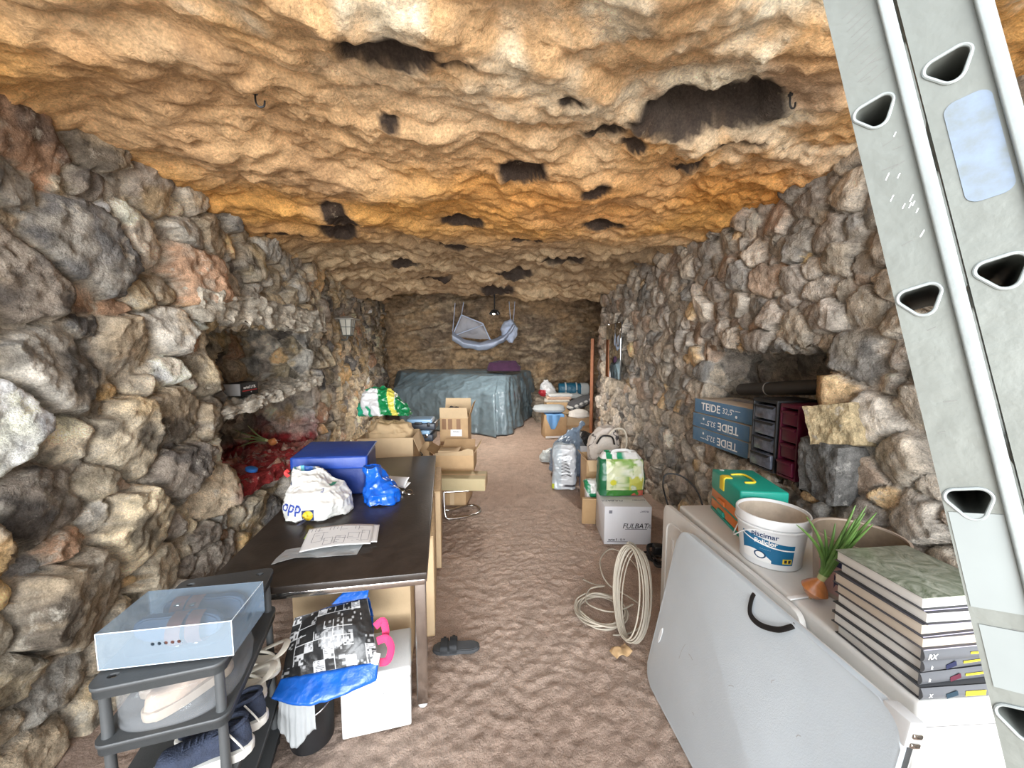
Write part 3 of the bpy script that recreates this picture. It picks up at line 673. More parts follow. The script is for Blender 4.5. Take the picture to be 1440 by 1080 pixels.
# sandals in the clear box: brown strap slippers
SUEDE = M('brown_leather', (.30, .12, .085), .6, var=.15, scale=12, bump=.1)
FOOTB = M('blue_grey_footbed', (.06, .09, .14), .7, var=.1)
def make_slide(lab, M4, strap, foot, grp, L_=.26, name='strap_sandal'):
    t = thing(name, lab, 'shoe', group=grp); t.matrix_world = M4
    out = [(L_*.5+(L_*.5)*math.copysign(abs(math.cos(a))**.8, math.cos(a)), .048*math.copysign(abs(math.sin(a))**.7, math.sin(a))*(1-.18*math.exp(-((math.cos(a)+.2)/.3)**2))) for a in np.linspace(0, 2*PI, 40, endpoint=False)]
    obj('sole', prism_bm(out, 0, .022, .006), foot, t)
    obj('footbed', prism_bm([(L_/2+(x-L_/2)*.93, y*.9) for x, y in out], .018, .026, .004), strap if name == 'clog_sandal' else foot, t)
    for x0, hh in ((.145, .062), (.195, .052)):
        bm = bmn()
        for k in range(17):
            a = PI*k/16; y, z = -.049*math.cos(a), .012+hh*math.sin(a)**.75
            for dx in (-.021, .021): bm.verts.new((x0*L_/.26+dx, y, z-.10*max(0, dx)*math.sin(a)))
        bm.verts.ensure_lookup_table(); v = bm.verts
        for k in range(16): bm.faces.new((v[2*k], v[2*k+1], v[2*k+3], v[2*k+2]))
        bmesh.ops.solidify(bm, geom=bm.faces[:], thickness=.004)
        s = obj('strap', bm, strap, t)
        obj('buckle', box_bm((x0*L_/.26, -.040, .012+hh*.62), (.018, .006, .02), .002), strap if name == 'clog_sandal' else CHROME, s)
    return t
make_slide('brown strap sandal at the front inside the clear shoe box', BX @ T(-.15, .0, .056) @ R('X', 90), SUEDE, FOOTB, 'sandals in the clear box')
make_slide('brown strap sandal at the back inside the clear shoe box', BX @ T(.14, .086, .056) @ R('Y', 180) @ R('X', 90), SUEDE, FOOTB, 'sandals in the clear box')
# sandal on the floor
BLK_EVA = M('charcoal_foam', (.045, .048, .052), .6, var=.15, bump=.1)
make_slide('single charcoal foam sandal on the floor beside the table leg', T(-.075, 2.19, 0) @ R('Z', 181), BLK_EVA, BLK_EVA, None, .28, 'clog_sandal')
# ---- black bucket with liner
t = thing('black_bucket', 'black plastic bucket on the floor below the printed shopping bag', 'bucket', (-.838, 1.70, 0))
obj('body', lathe_bm([(0, .002), (.088, .002), (.092, 0), (.102, .285), (.110, .285), (.110, .295), (.100, .295), (.088, .012), (0, .012)], 48), BLACK, t)
obj('handle', tube_bm([(.112*math.cos(a), .112*math.sin(a), .275-.08*math.sin(a)) for a in np.linspace(0, PI, 20)], .004, 8), CHROME, t).matrix_local = R('Z', 200)
mb = thing('bin_liner', 'milky plastic bag hanging over the rim of the black bucket', 'bag', (-.838, 1.70, 0))
def linfn(u, v):
    a = math.radians(222)+u*math.radians(80); r = np.interp(v, [0, .25, .4, .55, 1], [.076, .085, .107, .128, .136])+.005*np.sin(u*13+np.sin(u*31))*np.clip((v-.5)*2, 0, 1)
    z = np.interp(v, [0, .25, .4, .55, 1], [.19, .28, .314, .310, .12])+.03*np.sin(u*7+1)*np.clip((v-.5)*2, 0, 1)
    return r*np.cos(a), r*np.sin(a), z
sheet('film', linfn, MILKY, mb, 110, 40, .001, .004, 14, 9)
# ---- printed shopping bag lying on bucket and box
A_, B_, C_, D_ = Vector((-.91, 1.60, .38)), Vector((-.50, 1.62, .425)), Vector((-.60, 1.80, .60)), Vector((-.895, 1.71, .58))
sp = thing('shopping_bag', 'black and white printed shopping bag with blue sides lying under the table edge', 'bag')
def bagcol(u, v, P):
    q = P.reshape(-1, 3); K = np.zeros(u.shape+(3,))
    a, b = u*9, v*7; ia, ib = np.floor(a), np.floor(b); fa, fb = a-ia, b-ib
    rnd = _hash(ia, ib, ia*0, 5); rnd2 = _hash(np.floor(u*40), np.floor(v*26+3*rnd), ia, 8); lines = (np.mod(v*52, 1) < .45)
    base = np.where(rnd > .82, np.where(rnd2 > .5, .42, .03), np.where((rnd > .35) & (rnd2 > .88), .25, .012))
    base = np.where((rnd > .9) & lines, .5, base)
    el = ((u-.55)/.16)**2+((v-.42)/.15)**2; base = np.where(el < 1, .24*np.where(rnd2 > .35, 1, .35), base)
    edge = (fa < .05) | (fb < .06); base = np.where(edge & (rnd > .5), .5, base)
    K[...] = base[..., None]; return K
PRINT = attr_mat('printed_bag_black', .38, .35, 30, coat=.2)
sheet('printed_face', lambda u, v: tuple(np.moveaxis((np.array(A_)*(1-u)[..., None]*(1-v)[..., None]+np.array(B_)*u[..., None]*(1-v)[..., None]+np.array(C_)*u[..., None]*v[..., None]+np.array(D_)*(1-u)[..., None]*v[..., None]) + np.array((0, -.03, .05))*(np.sin(PI*u)*np.sin(PI*v))[..., None], -1, 0)), PRINT, sp, 150, 100, .002, .006, 9, 3, bagcol)
BLUEP = M('blue_woven_plastic', (.008, .095, .42), .32, var=.25, scale=7, bump=.55, bscale=38, coat=.2)
E1, E2 = Vector((-1.0, 1.60, .25)), Vector((-.505, 1.60, .36))
def quadfn(a, b, c, d, bul):
    a, b, c, d = map(np.array, (a, b, c, d))
    return lambda u, v: tuple(np.moveaxis(a*((1-u)*(1-v))[..., None]+b*(u*(1-v))[..., None]+c*(u*v)[..., None]+d*((1-u)*v)[..., None]+np.array(bul)*(np.sin(PI*u)**.7*np.sin(PI*v)**.7)[..., None], -1, 0))
E1m = Vector((-.925, 1.555, .335))
sheet('blue_gusset', quadfn(E1m, E2, B_, A_, (-.02, -.055, -.045)), BLUEP, sp, 70, 36, .002, .010, 8, 6)
sheet('blue_back', quadfn(C_+Vector((.005, .01, -.0)), D_, D_+Vector((0, .05, -.12)), C_+Vector((.01, .06, -.13)), (0, .03, .02)), BLUEP, sp, 40, 24, .002, .008, 8, 7)
sheet('blue_flap', quadfn(C_+Vector((-.16, -.02, -.012)), C_+Vector((.0, .0, -.0)), C_+Vector((.004, .05, .055)), C_+Vector((-.10, .04, .035)), (0, 0, 0)), BLUEP, sp, 30, 16, .002, .006, 9, 8)
sheet('underside', quadfn(E1m, E2, C_+Vector((.01, .05, -.13)), D_+Vector((0, .04, -.13)), (0, 0, -.02)), BLUEP, sp, 40, 24, .002, .006, 8, 9)
PINK = M('pink_webbing', (.62, .03, .12), .7, var=.1, bump=.3, bscale=200)
for k, pp in enumerate((((-.515, 1.66, .49), (-.475, 1.66, .50), (-.455, 1.66, .455), (-.47, 1.655, .40), (-.505, 1.65, .395)), ((-.535, 1.70, .53), (-.50, 1.70, .555), (-.485, 1.69, .51), (-.492, 1.68, .47)))):
    obj('handle', tube_bm(smooth_pts(pp, k=6), .016, 10, flat=(.3, -.8, .5)), PINK, sp)
quad(sp, 'care_tag', PAPER, B_+Vector((-.008, -.002, .02)), (.2, .3, .9), (-.9, .1, .2), .045, .03, .008)
# ================================================================== ON THE TABLE
def onT(x, y, z=.7205): return Vector((x, y, z))
LID = attr_mat('white_bag_plastic', .42, .2, 30)
t = thing('white_shopping_bag', 'crumpled white shopping bag with a yellow emblem on the dark table', 'bag', (-1.15, 2.57, .7205), math.radians(8))
def lidcol(u, v, P, h):
    K = np.full(u.shape+(3,), .80); K[..., 2] = .76
    m1 = (v > .68) & (np.cos(u-2.6+2.2*(v-.7)) > .35); K[m1] = (.10, .14, .22)
    K[(v > .72) & (np.cos(u-2.9+2.2*(v-.7)) > .7)] = (.12, .48, .55); K[(v > .82) & (np.cos(u-1.5) > .95)] = (.03, .12, .45); K[(v > .86) & (np.cos(u-2.4) > .97)] = (.75, .78, .75)
    K[(v > .62) & (v < .67) & (np.cos(u+.2) > .95)] = (.05, .30, .16)
    return K
lb = bag('skin', LID, t, [(0, 0, .17, .17, 0, 0), (.12, .01, .205, .205, 0, 0), (.35, .10, .205, .20, 0, -.0), (.55, .17, .17, .16, -.02, .02), (.7, .205, .125, .12, -.05, .05), (.82, .26, .10, .07, -.09, .09), (.9, .275, .075, .04, -.10, .10), (1, .22, .05, .02, -.10, .10)], 2.4, 150, 90, .020, 7, .028, 12, lidcol)
quad(t, 'emblem', M('emblem_blue', (.02, .05, .25), .5), (-.005, -.30, .075), (1, .05, 0), (0, .25, 1), .068, .068, .0018, lb)
def disc(parent, name, mt, o, x, y, r, off, wrap=None, n=28):
    bm = prism_bm([(r*math.cos(2*PI*k/n), r*math.sin(2*PI*k/n)) for k in range(n)], -.0002, .0002); m4 = frame3(o, x, y); bm.transform(m4)
    if wrap is not None:
        bmesh.ops.poke(bm, faces=[f for f in bm.faces if len(f.verts) > 4]); conform(bm, wrap, -m4.col[2].to_3d(), off)
    return obj(name, bm, mt, parent, smooth=False)
disc(t, 'emblem_disc', M('emblem_yellow', (.80, .58, .02), .5), (-.005, -.30, .075), (1, .05, 0), (0, .25, 1), .030, .0026, lb)
text(t, 'LiDL', .020, M('emblem_ink', (.05, .06, .30), .5), (-.005, -.30, .075), (1, .05, 0), (0, .25, 1), .0006, wrap=lb)
BLUINK = M('blue_ink', (.03, .07, .36), .6)
for bmx in [text_bm('opp', .095, .0015)]:
    bmx.transform(frame3((-.115, -.29, .135), (1, -.28, -.05), (0, .25, 1))); conform(bmx, lb, (0, .95, -.28)); obj('lettering', bmx, BLUINK, t, smooth=False)
text(t, 'il', .04, BLUINK, (.06, -.28, .225), (1, .05, 0), (0, .3, 1), .0005, wrap=lb)
obj('red_handle_tip', tube_bm(smooth_pts([(-.185, .03, .235), (-.20, .02, .262), (-.188, .04, .275)], k=5), .012, 8, flat=(0, 1, 0)), M('red_webbing', (.55, .04, .04), .6), t)
# navy cool bag
NB = M('navy_bag_fabric', (.010, .028, .155), .45, var=.18, scale=4, bump=.15, bscale=60); NB2 = M('royal_blue_flap', (.014, .055, .30), .4, var=.12, scale=4, bump=.1)
t = thing('cool_bag', 'large navy blue cool bag standing on the table behind the white bag', 'bag', (-1.19, 3.03, .7205), math.radians(5))
bag('body', NB, t, [(0, 0, .235, .17, 0, 0), (.05, .004, .258, .19, 0, 0), (.5, .145, .262, .193, 0, 0), (.95, .283, .258, .19, 0, 0), (1, .288, .235, .17, 0, 0)], 9, 120, 40, .004, 4, .012, 17)
sheet('lid_flap', quadfn((-.268, -.205, .29), (.262, -.205, .285), (.255, .19, .305), (-.262, .19, .315), (0, 0, .012)), NB2, t, 40, 30, .008, .003, 5, 2)
sheet('front_flap', quadfn((-.265, -.212, .215), (.262, -.212, .20), (.262, -.205, .289), (-.268, -.205, .294), (0, -.004, 0)), NB2, t, 30, 10, .006, .002, 5, 3)
sheet('side_panel', quadfn((-.265, .17, .02), (-.268, -.18, .02), (-.268, -.18, .27), (-.268, .17, .27), (-.006, 0, 0)), M('charcoal_fabric', (.035, .04, .055), .8, bump=.3, bscale=200), t, 20, 20, .004, .003, 6, 4)
# blue crumpled bag
t = thing('blue_plastic_bag', 'shiny bright blue crumpled plastic bag on the table beside the white bag', 'bag', (-.79, 2.74, .7205), math.radians(10))
bag('skin', M('bright_blue_plastic', (.006, .11, .56), .22, var=.2, scale=5, bump=.35, bscale=16, coat=.5), t, [(0, 0, .085, .085, .01, -.02), (.1, .008, .12, .12, .01, -.02), (.35, .075, .118, .115, 0, -.01), (.6, .14, .085, .09, -.03, .02), (.8, .21, .07, .07, -.055, .05), (.93, .245, .06, .055, -.06, .05), (1, .235, .03, .03, -.06, .05)], 2.3, 110, 70, .024, 6, .022, 21)
# documents
t = thing('document_sheet', 'printed white delivery papers lying on the table before the white bag', 'paper', (-.865, 2.13, .7345), math.radians(12))
sheet('page', lambda u, v: (-.16+.35*u, -.125+.23*v, .014+.012*np.sin(u*3.2)+.02*v*(1-u)), PAPER, t, 24, 16, .0008)
sheet('page', lambda u, v: (-.10+.32*u, -.09+.22*v, .006+.012*np.sin(u*3.2+.3)+.015*v*(1-u)), PAPER, t, 24, 16, .0008)
pg = lambda u, v: Vector((-.16+.35*u, -.125+.23*v, .0158+.012*math.sin(u*3.2)+.02*v*(1-u)))
GINK = M('grey_print', (.22, .22, .25), .8)
bm = bmn(); rr = random.Random(4)
def pline(u0, v0, u1, v1, w=.0011): 
    a, b = pg(u0, v0), pg(u1, v1); n = max(1, int((b-a).length/.05))
    for k in range(n): add_tube(bm, [pg(u0+(u1-u0)*k/n, v0+(v1-v0)*k/n), pg(u0+(u1-u0)*(k+1)/n, v0+(v1-v0)*(k+1)/n)], w, 4, flat=(0, 0, 1))
for k in range(16):
    u0 = .06+.055*k
    if rr.random() < .8: pline(u0, .80-.1*rr.random(), u0+.004, .93)
for (a, b, c, d) in ((.30, .12, .42, .42), (.46, .12, .60, .45), (.64, .30, .80, .58), (.84, .2, .95, .7), (.12, .3, .26, .7)):
    pline(a, b, c, b); pline(a, d, c, d); pline(a, b, a, d); pline(c, b, c, d)
for k in range(22):
    u0, v0 = rr.uniform(.08, .85), rr.uniform(.15, .85); pline(u0, v0, u0+rr.uniform(.03, .09), v0, .0014)
obj('print', bm, GINK, t, smooth=False)
sheet('green_slip', lambda u, v: (-.175+.06*u, .04+.06*v, .008+.004*u), M('green_slip', (.45, .62, .08), .6), t, 6, 6, .001)
t = thing('plastic_sleeve', 'clear plastic sleeve under the printed papers on the table', 'plastic bag', (-.96, 2.06, .7205), math.radians(13))
sheet('film', lambda u, v: (-.17+.40*u+.03*v, -.12+.14*v+.02*np.sin(u*5), .003+.009*np.abs(np.sin(u*6+v*3))*(1-v)), MILKY, t, 60, 30, .0008, .003, 14, 3)
# folded white sheet and keys
t = thing('folded_paper', 'folded white paper wedge at the far right of the table', 'paper', (-.76, 3.10, .7205), math.radians(-35))
sheet('leaf', lambda u, v: (-.17+.34*u, -.075+.15*v*(1-.6*u), .004+.03*u*v), PAPER, t, 14, 10, .001)
sheet('leaf', lambda u, v: (-.17+.33*u, -.07+.13*v*(1-.6*u), .006+.075*np.sin(v*1.2)*u), PAPER, t, 14, 10, .001)
t = thing('key_ring', 'bunch of keys with a black fob and chrome ring on the table', 'keys', (-.655, 2.86, .7205), .4)
obj('fob', box_bm((-.01, .03, .012), (.055, .05, .022), .008, 3), BLACK, t)
obj('ring', tube_bm([(.035+.022*math.cos(a), -.03+.022*math.sin(a), .012+.010*math.sin(a)) for a in np.linspace(0, 2*PI, 24, endpoint=False)], .0025, 8, closed=True), CHROME, t)
obj('barrel', box_bm((-.01, -.028, .015), (.032, .03, .028), .006, 3), CHROME, t)
obj('key', prism_bm([(.03, -.075), (.07, -.055), (.068, -.045), (.03, -.06)], .001, .004, .0008), CHROME, t)
# ================================================================== BEHIND THE TABLE
t = thing('cardboard_box', 'tan cardboard box behind the table stuffed with crumpled brown paper', 'box', (-1.11, 4.28, 0), math.radians(1))
bm = bmn(); carton(bm, .57, .46, .865, .006); obj('body', bm, KRAFT2, t, smooth=False)
flap(t, KRAFT2, (.285, 0, .862), (0, 1, 0), (.35, 0, -.9), .44, .16)
t = thing('crumpled_paper', 'big sheet of crumpled brown packing paper in the cardboard box', 'paper', (-1.11, 4.28, 0))
bag('wad', KPAPER, t, [(0, .50, .12, .10, 0, 0), (.2, .62, .20, .15, 0, 0), (.45, .845, .235, .18, 0, 0), (.6, .91, .25, .19, -.01, 0), (.8, .985, .18, .14, -.03, 0), (1, 1.03, .05, .05, -.05, 0)], 3, 90, 60, .05, 4.0, .03, 31, keep=([0, .45, .62, 1], [.15, .25, 1, 1]))
t = thing('plastic_shopping_bag', 'green, white and yellow plastic bag heaped on the brown packing paper', 'bag', (-1.20, 4.44, 1.035), math.radians(-14))
def grn(u, v, P, h):
    K = np.full(u.shape+(3,), .74); x = P[..., 0]+.35*P[..., 2]+.15*P[..., 1]
    K[(x > .02) & (x < .13)] = (.004, .20, .06); K[(x > .13) & (x < .20)] = (.66, .60, .10); K[(x > .205)] = (.004, .19, .06)
    K[(v > .82) & (np.cos(u-2.6) > .2)] = (.006, .30, .12); K[(x < -.20)] = (.02, .36, .20); K[(x < -.09) & (x > -.13) & (v < .45)] = (.02, .32, .16)
    return K
bag('skin', attr_mat('green_white_bag', .35, .25, 24, coat=.2), t, [(0, .0, .20, .10, 0, 0), (.15, .02, .30, .15, 0, 0), (.45, .12, .28, .15, -.02, 0), (.75, .25, .17, .10, -.07, .03), (.92, .31, .10, .06, -.09, .04), (1, .30, .03, .03, -.09, .04)], 2.5, 150, 90, .05, 4.5, .035, 44, grn)
t = thing('cardboard_box', 'narrow cardboard box under the two light blue tool cases', 'box', (-.86, 4.72, 0), math.radians(-3))
obj('body', box_bm((0, 0, .345), (.25, .24, .69), .004), KRAFT, t); obj('cable_loop', tube_bm(smooth_pts([(-.02, -.125, .69), (.0, -.128, .60), (.05, -.128, .53), (-.04, -.128, .56), (-.03, -.128, .64)], k=6), .005, 6), BLACK, t)
LB = M('light_blue_plastic', (.28, .46, .66), .3, var=.06, coat=.3)
for k, (z, lab) in enumerate(((.6915, 'light blue and black tool case, lower of the stack of two'), (.827, 'light blue and black tool case, upper of the stack of two'))):
    t = thing('tool_case', lab, 'case', (-.85+.02*k, 4.72, z), math.radians(-4+3*k), 'two stacked tool cases')
    obj('lower_shell', box_bm((0, 0, .045), (.34, .25, .088), .018, 3), M('dark_blue_grey_plastic', (.035, .045, .06), .4) if k == 0 else bpy.data.materials['dark_blue_grey_plastic'], t)
    obj('upper_shell', box_bm((-.02, 0, .108), (.30, .24, .050), .016, 3), LB, t)
    obj('handle', box_bm((-.03, -.122, .085), (.09, .022, .03), .008, 3), BLACK, t)
    obj('latch', box_bm((.09, -.124, .07), (.035, .014, .05), .005), CHROME if k == 0 else BLACK, t)
# tall open carton + hidden support
t = thing('cardboard_box', 'closed cardboard box on the floor under the tall open carton', 'box', (-.475, 5.32, 0), math.radians(2))
obj('body', box_bm((0, 0, .245), (.46, .42, .49), .004), KRAFT, t); quad(t, 'packing_tape', KRAFT2, (0, -.21, .3), (1, 0, 0), (0, 0, 1), .44, .05)
t = thing('cardboard_box', 'tall open cardboard box with dark fur inside and a white label', 'box', (-.475, 5.25, .4905), math.radians(-4))
bm = bmn(); carton(bm, .37, .36, .40, .006); obj('body', bm, KRAFT, t, smooth=False)
flap(t, KRAFT2, (0, -.183, .395), (1, 0, 0), (0, -.25, .9), .37, .15); flap(t, KRAFT2, (0, .183, .395), (-1, 0, 0), (0, .2, .9), .37, .22)
flap(t, KRAFT, (.187, 0, .395), (0, 1, 0), (.3, 0, .9), .34, .21); flap(t, KRAFT, (-.187, 0, .395), (0, -1, 0), (-.55, 0, -.6), .34, .16)
quad(t, 'address_label', PAPER, (.03, -.181, .20), (1, 0, 0), (0, 0, 1), .15, .09)
text(t, 'FRAGILE', .022, GINK, (.03, -.182, .215), (1, 0, 0), (0, 0, 1), .0003)
TAPE = M('brown_tape', (.26, .14, .07), .35, var=.1)
for x in (-.13, -.05, .06): quad(t, 'brown_tape', TAPE, (x, -.1805, .315), (1, 0, 0), (0, 0, 1), .055, .14)
quad(t, 'brown_tape', TAPE, (0, -.1805, .06), (1, 0, 0), (0, 0, 1), .36, .05)
t = thing('dark_fur', 'bundle of dark fur sticking out of the tall open box', 'fur', (-.475, 5.25, .51))
bag('bundle', M('black_fur', (.018, .014, .014), .95, var=.4, scale=30, bump=1, bscale=90), t, [(0, 0, .10, .10, 0, 0), (.3, .2, .125, .125, 0, 0), (.75, .43, .14, .12, -.0, 0), (1, .50, .05, .05, -.02, 0)], 2.3, 60, 40, .03, 9, .03, 50, keep=([0, .6, .75, 1], [.2, .3, 1, 1]))
# low box, open box with torn flaps, long carton on a tube frame
t = thing('cardboard_box', 'brown cardboard box with white label on the floor below the long kraft carton', 'box', (-.44, 4.53, 0), math.radians(-9))
obj('body', box_bm((0, 0, .19), (.36, .38, .38), .004), KRAFT, t); quad(t, 'address_label', PAPER, (.02, -.191, .275), (1, 0, 0), (0, 0, 1), .20, .13)
quad(t, 'packing_tape', KRAFT2, (.02, -.1905, .1), (0, 0, 1), (-1, 0, 0), .18, .05)
for k in range(3): quad(t, 'print', GINK, (.02, -.1925, .295-.02*k), (1, 0, 0), (0, 0, 1), .14-.03*k, .005)
t = thing('cardboard_box', 'open cardboard box with torn raised flaps, on the labelled brown box', 'box', (-.41, 4.58, .3805), math.radians(-3))
bm = bmn(); carton(bm, .44, .40, .20, .006); obj('body', bm, KRAFT, t, smooth=False)
flap(t, KRAFT2, (.222, .05, .198), (0, 1, 0), (.5, 0, .8), .28, .13); flap(t, KRAFT, (0, .202, .198), (-1, 0, 0), (0, .8, .45), .40, .14); flap(t, KRAFTD, (-.222, 0, .198), (0, -1, 0), (-.7, 0, .4), .36, .12)
bm = bmn(); add_prism(bm, [(-.22, 0), (.22, 0), (.22, .09), (.16, .11), (.08, .07), (.0, .055), (-.1, .04), (-.22, .035)], -.002, .002); bm.transform(frame3((0, -.203, .198), (1, 0, 0), (0, -.5, .85))); obj('torn_flap', bm, KRAFT2, t, smooth=False)
t = thing('cardboard_box', 'small plain carton inside the open torn box', 'box', (-.49, 4.53, .387), math.radians(-3))
obj('body', box_bm((0, 0, .115), (.24, .20, .23), .003), KRAFT2, t)
t = thing('long_carton', 'long flat kraft carton lying across the tubular frame beside the table', 'box', (-.315, 4.12, .307), math.radians(-5))
obj('body', box_bm((0, 0, .065), (.52, .27, .13), .004), M('olive_kraft', (.46, .38, .22), .8, var=.08, scale=4, bump=.1), t)
obj('end_flap', box_bm((.2615, 0, .065), (.003, .262, .124), .001), KRAFT2, t); quad(t, 'seam_tape', KRAFT2, (0, 0, .1303), (1, 0, 0), (0, 1, 0), .51, .05)
t = thing('chair_frame', 'bent chrome tube chair frame on the floor beside the table', 'chair', (0, 0, 0))
pts = smooth_pts([(-.50, 4.00, .29), (-.492, 3.97, .12), (-.47, 3.955, .03), (-.40, 3.97, .0135), (-.22, 4.03, .0135), (-.135, 4.10, .0135), (-.125, 4.20, .0135), (-.18, 4.30, .0135), (-.27, 4.30, .0135), (-.44, 4.20, .0135), (-.52, 4.18, .03), (-.545, 4.18, .12), (-.55, 4.18, .29)], k=7)
obj('floor_tube', tube_bm(pts, .0125, 12), CHROME, t); obj('seat_tube', tube_bm([(-.50, 4.0, .29), (-.25, 4.02, .293), (-.10, 4.06, .293), (-.10, 4.20, .293), (-.28, 4.20, .293), (-.55, 4.18, .29)], .0125, 12), CHROME, t)
# ================================================================== TARPAULIN + BLANKET
bot = [(-2.25, 9.9, .02), (-2.05, 8.95, .01), (-1.0, 8.35, .01), (.0, 7.86, .01), (.22, 7.86, .01), (.42, 8.15, .01), (.85, 9.3, .02), (1.30, 10.55, .03)]
mid = [(-2.45, 9.9, .80), (-2.28, 9.25, .84), (-1.1, 8.60, .86), (.03, 8.10, .84), (.22, 8.10, .86), (.38, 8.40, .86), (.75, 9.5, .9), (1.15, 10.5, .95)]
top = [(-2.40, 10.1, 1.22), (-2.18, 9.75, 1.21), (-1.0, 9.20, 1.19), (.18, 8.72, 1.165), (.33, 8.70, 1.165), (.42, 8.85, 1.165), (.72, 9.6, 1.17), (1.05, 10.4, 1.19)]
bk = [(-2.3, 10.5, 1.24), (-2.1, 10.45, 1.235), (-1.0, 10.45, 1.24), (-.2, 10.45, 1.24), (.0, 10.45, 1.24), (.2, 10.45, 1.24), (.5, 10.45, 1.22), (.9, 10.5, 1.2)]
tu = np.linspace(0, 1, 8)
def tarpfn(u, v):
    g = lambda L_, k: np.interp(u, [0, .06, .30, .56, .62, .68, .84, 1], [p[k] for p in L_])
    r = []
    for k in range(3):
        A = [g(L_, k) for L_ in (bot, mid, top, bk)]; w = v*3; i = np.minimum(w.astype(int), 2); f = w-i
        f = np.where(i == 0, f**.9, f)
        r.append(np.choose(i, A[:3])*(1-f)+np.choose(i, A[1:])*f)
    X, Y_, Z_ = r
    uu = np.stack([u.ravel()*34+.6*v.ravel(), v.ravel()*.8, 0*u.ravel()], 1); pn = vnoise(uu, 3).reshape(u.shape); pm_ = vnoise(uu*.45, 9).reshape(u.shape)
    pl = np.exp(-((u-.62)/.09)**2)*np.clip(1-v/.72, 0, 1)**.7*.24*pn + .09*pm_*np.clip(1-v/.5, 0, 1)
    sag = .03*np.sin(u*9)*np.sin(np.clip((v-.333)*3, 0, 1)*PI)
    return X+pl*.5, Y_-pl, Z_-sag
t = thing('tarpaulin', 'blue grey tarpaulin draped over furniture at the back of the cave', 'tarpaulin')
TARP = M('blue_grey_tarp', (.15, .205, .235), .34, var=.22, scale=4, bump=.9, bscale=9, coat=.2)
sheet('sheet', tarpfn, TARP, t, 260, 130, .004, .034, 3.4, 3)
t = thing('purple_blanket', 'folded dark purple blanket lying on top of the tarpaulin', 'blanket', (.33, 9.35, 1.26), math.radians(-4))
PUR = M('purple_fleece', (.042, .012, .038), .95, var=.2, scale=12, bump=.5, bscale=70, sheen=.1)
bag('folded_stack', PUR, t, [(0, 0, .38, .25, 0, 0), (.15, .02, .41, .28, 0, 0), (.5, .11, .40, .26, 0, 0), (.8, .21, .33, .22, -.03, 0), (1, .235, .22, .16, -.03, 0)], 5, 80, 40, .02, 5, .02, 61)
obj('top_fold', box_bm((.06, -.05, .222), (.46, .26, .05), .024, 4), PUR, t)
# hanging mosquito net
NET = glassy('white_net', (.72, .74, .80), .8, (1, 1, 1, 1), .42); NETD = M('pale_blue_cloth', (.50, .58, .74), .8, var=.1, scale=5, bump=.4, bscale=20)
ny = 9.3; NP = lambda px, py, dy=0: np.array(AY(px, py, ny+dy))
t = thing('mosquito_net', 'white mosquito net with pale blue cloth slung below the rock ceiling', 'net')
sheet('net', quadfn(NP(636, 473), NP(692, 479, .1), NP(679, 455, .2), NP(649, 443, .1), (0, .25, .05)), NET, t, 50, 40, .002, .03, 3, 4)
c1 = [(636, 474, 12), (652, 484, 11), (672, 488, 12), (692, 485, 13), (708, 477, 13), (718, 467, 13), (723, 458, 8)]
def clfn(u, v):
    k = u*(len(c1)-1); xs_ = np.interp(k, range(len(c1)), [c[0] for c in c1]); ys_ = np.interp(k, range(len(c1)), [c[1] for c in c1]); w_ = np.interp(k, range(len(c1)), [c[2] for c in c1])
    P = np.array([[AY(xs_[i, j], ys_[i, j]+(v[i, j]-.6)*w_[i, j], ny-.28*math.sin(PI*v[i, j])) for j in range(u.shape[1])] for i in range(u.shape[0])])
    return P[..., 0], P[..., 1], P[..., 2]
sheet('cloth', clfn, NETD, t, 60, 20, .01, .03, 3.5, 5)
cx_ = NP(716, 463); o = bag('bundle', NETD, t, [(0, -.32, .06, .06, .05, 0), (.3, -.15, .17, .12, .02, 0), (.6, .02, .20, .14, 0, 0), (.85, .16, .12, .10, .02, 0), (1, .24, .03, .03, .04, 0)], 2.2, 60, 40, .03, 4, .03, 71, mtx=T(*cx_))
for a, b in (((649, 443), (652, 425)), ((718, 452), (716, 424)), ((722, 452), (724, 424)), ((636, 473), (640, 426))): obj('cord', tube_bm([Vector(NP(*a)), Vector(NP(*b))], .008, 6), NETD, t)
for a, b in (((636, 473), (649, 443)), ((649, 443), (679, 455)), ((636, 473), (679, 457)), ((679, 455), (690, 479))): obj('seam', tube_bm([Vector(NP(*a))+Vector((0, -.02, 0)), Vector(NP(*b))+Vector((0, -.02, 0))], .014, 6), NETD, t)
# pendant spot cluster
t = thing('ceiling_light', 'small black spotlight cluster under the ceiling at the back', 'lamp', (.075, 7.15, 2.46))
obj('stem', tube_bm([(0, 0, .04), (0, 0, .42)], .012, 8), BLACK, t); obj('hub', lathe_bm([(0, -.02), (.05, -.02), (.06, .03), (.02, .05), (0, .05)], 20), BLACK, t)
LAMPE = M('lit_bulb', (.9, .9, .85), .3); _bs(LAMPE).inputs['Emission Color'].default_value = (1, .93, .8, 1); _bs(LAMPE).inputs['Emission Strength'].default_value = 6
for a in (-100, 20, 150):
    h = obj('spot_head', lathe_bm([(0, .07), (.03, .07), (.035, 0), (.028, -.005), (.0, .01)], 18), BLACK, t); m4 = T(.08*math.cos(math.radians(a)), .08*math.sin(math.radians(a)), -.04) @ R('Z', a) @ R('Y', -35); h.matrix_local = m4
    obj('bulb', lathe_bm([(0, -.004), (.024, -.004), (.024, .004), (0, .006)], 16), LAMPE, h)
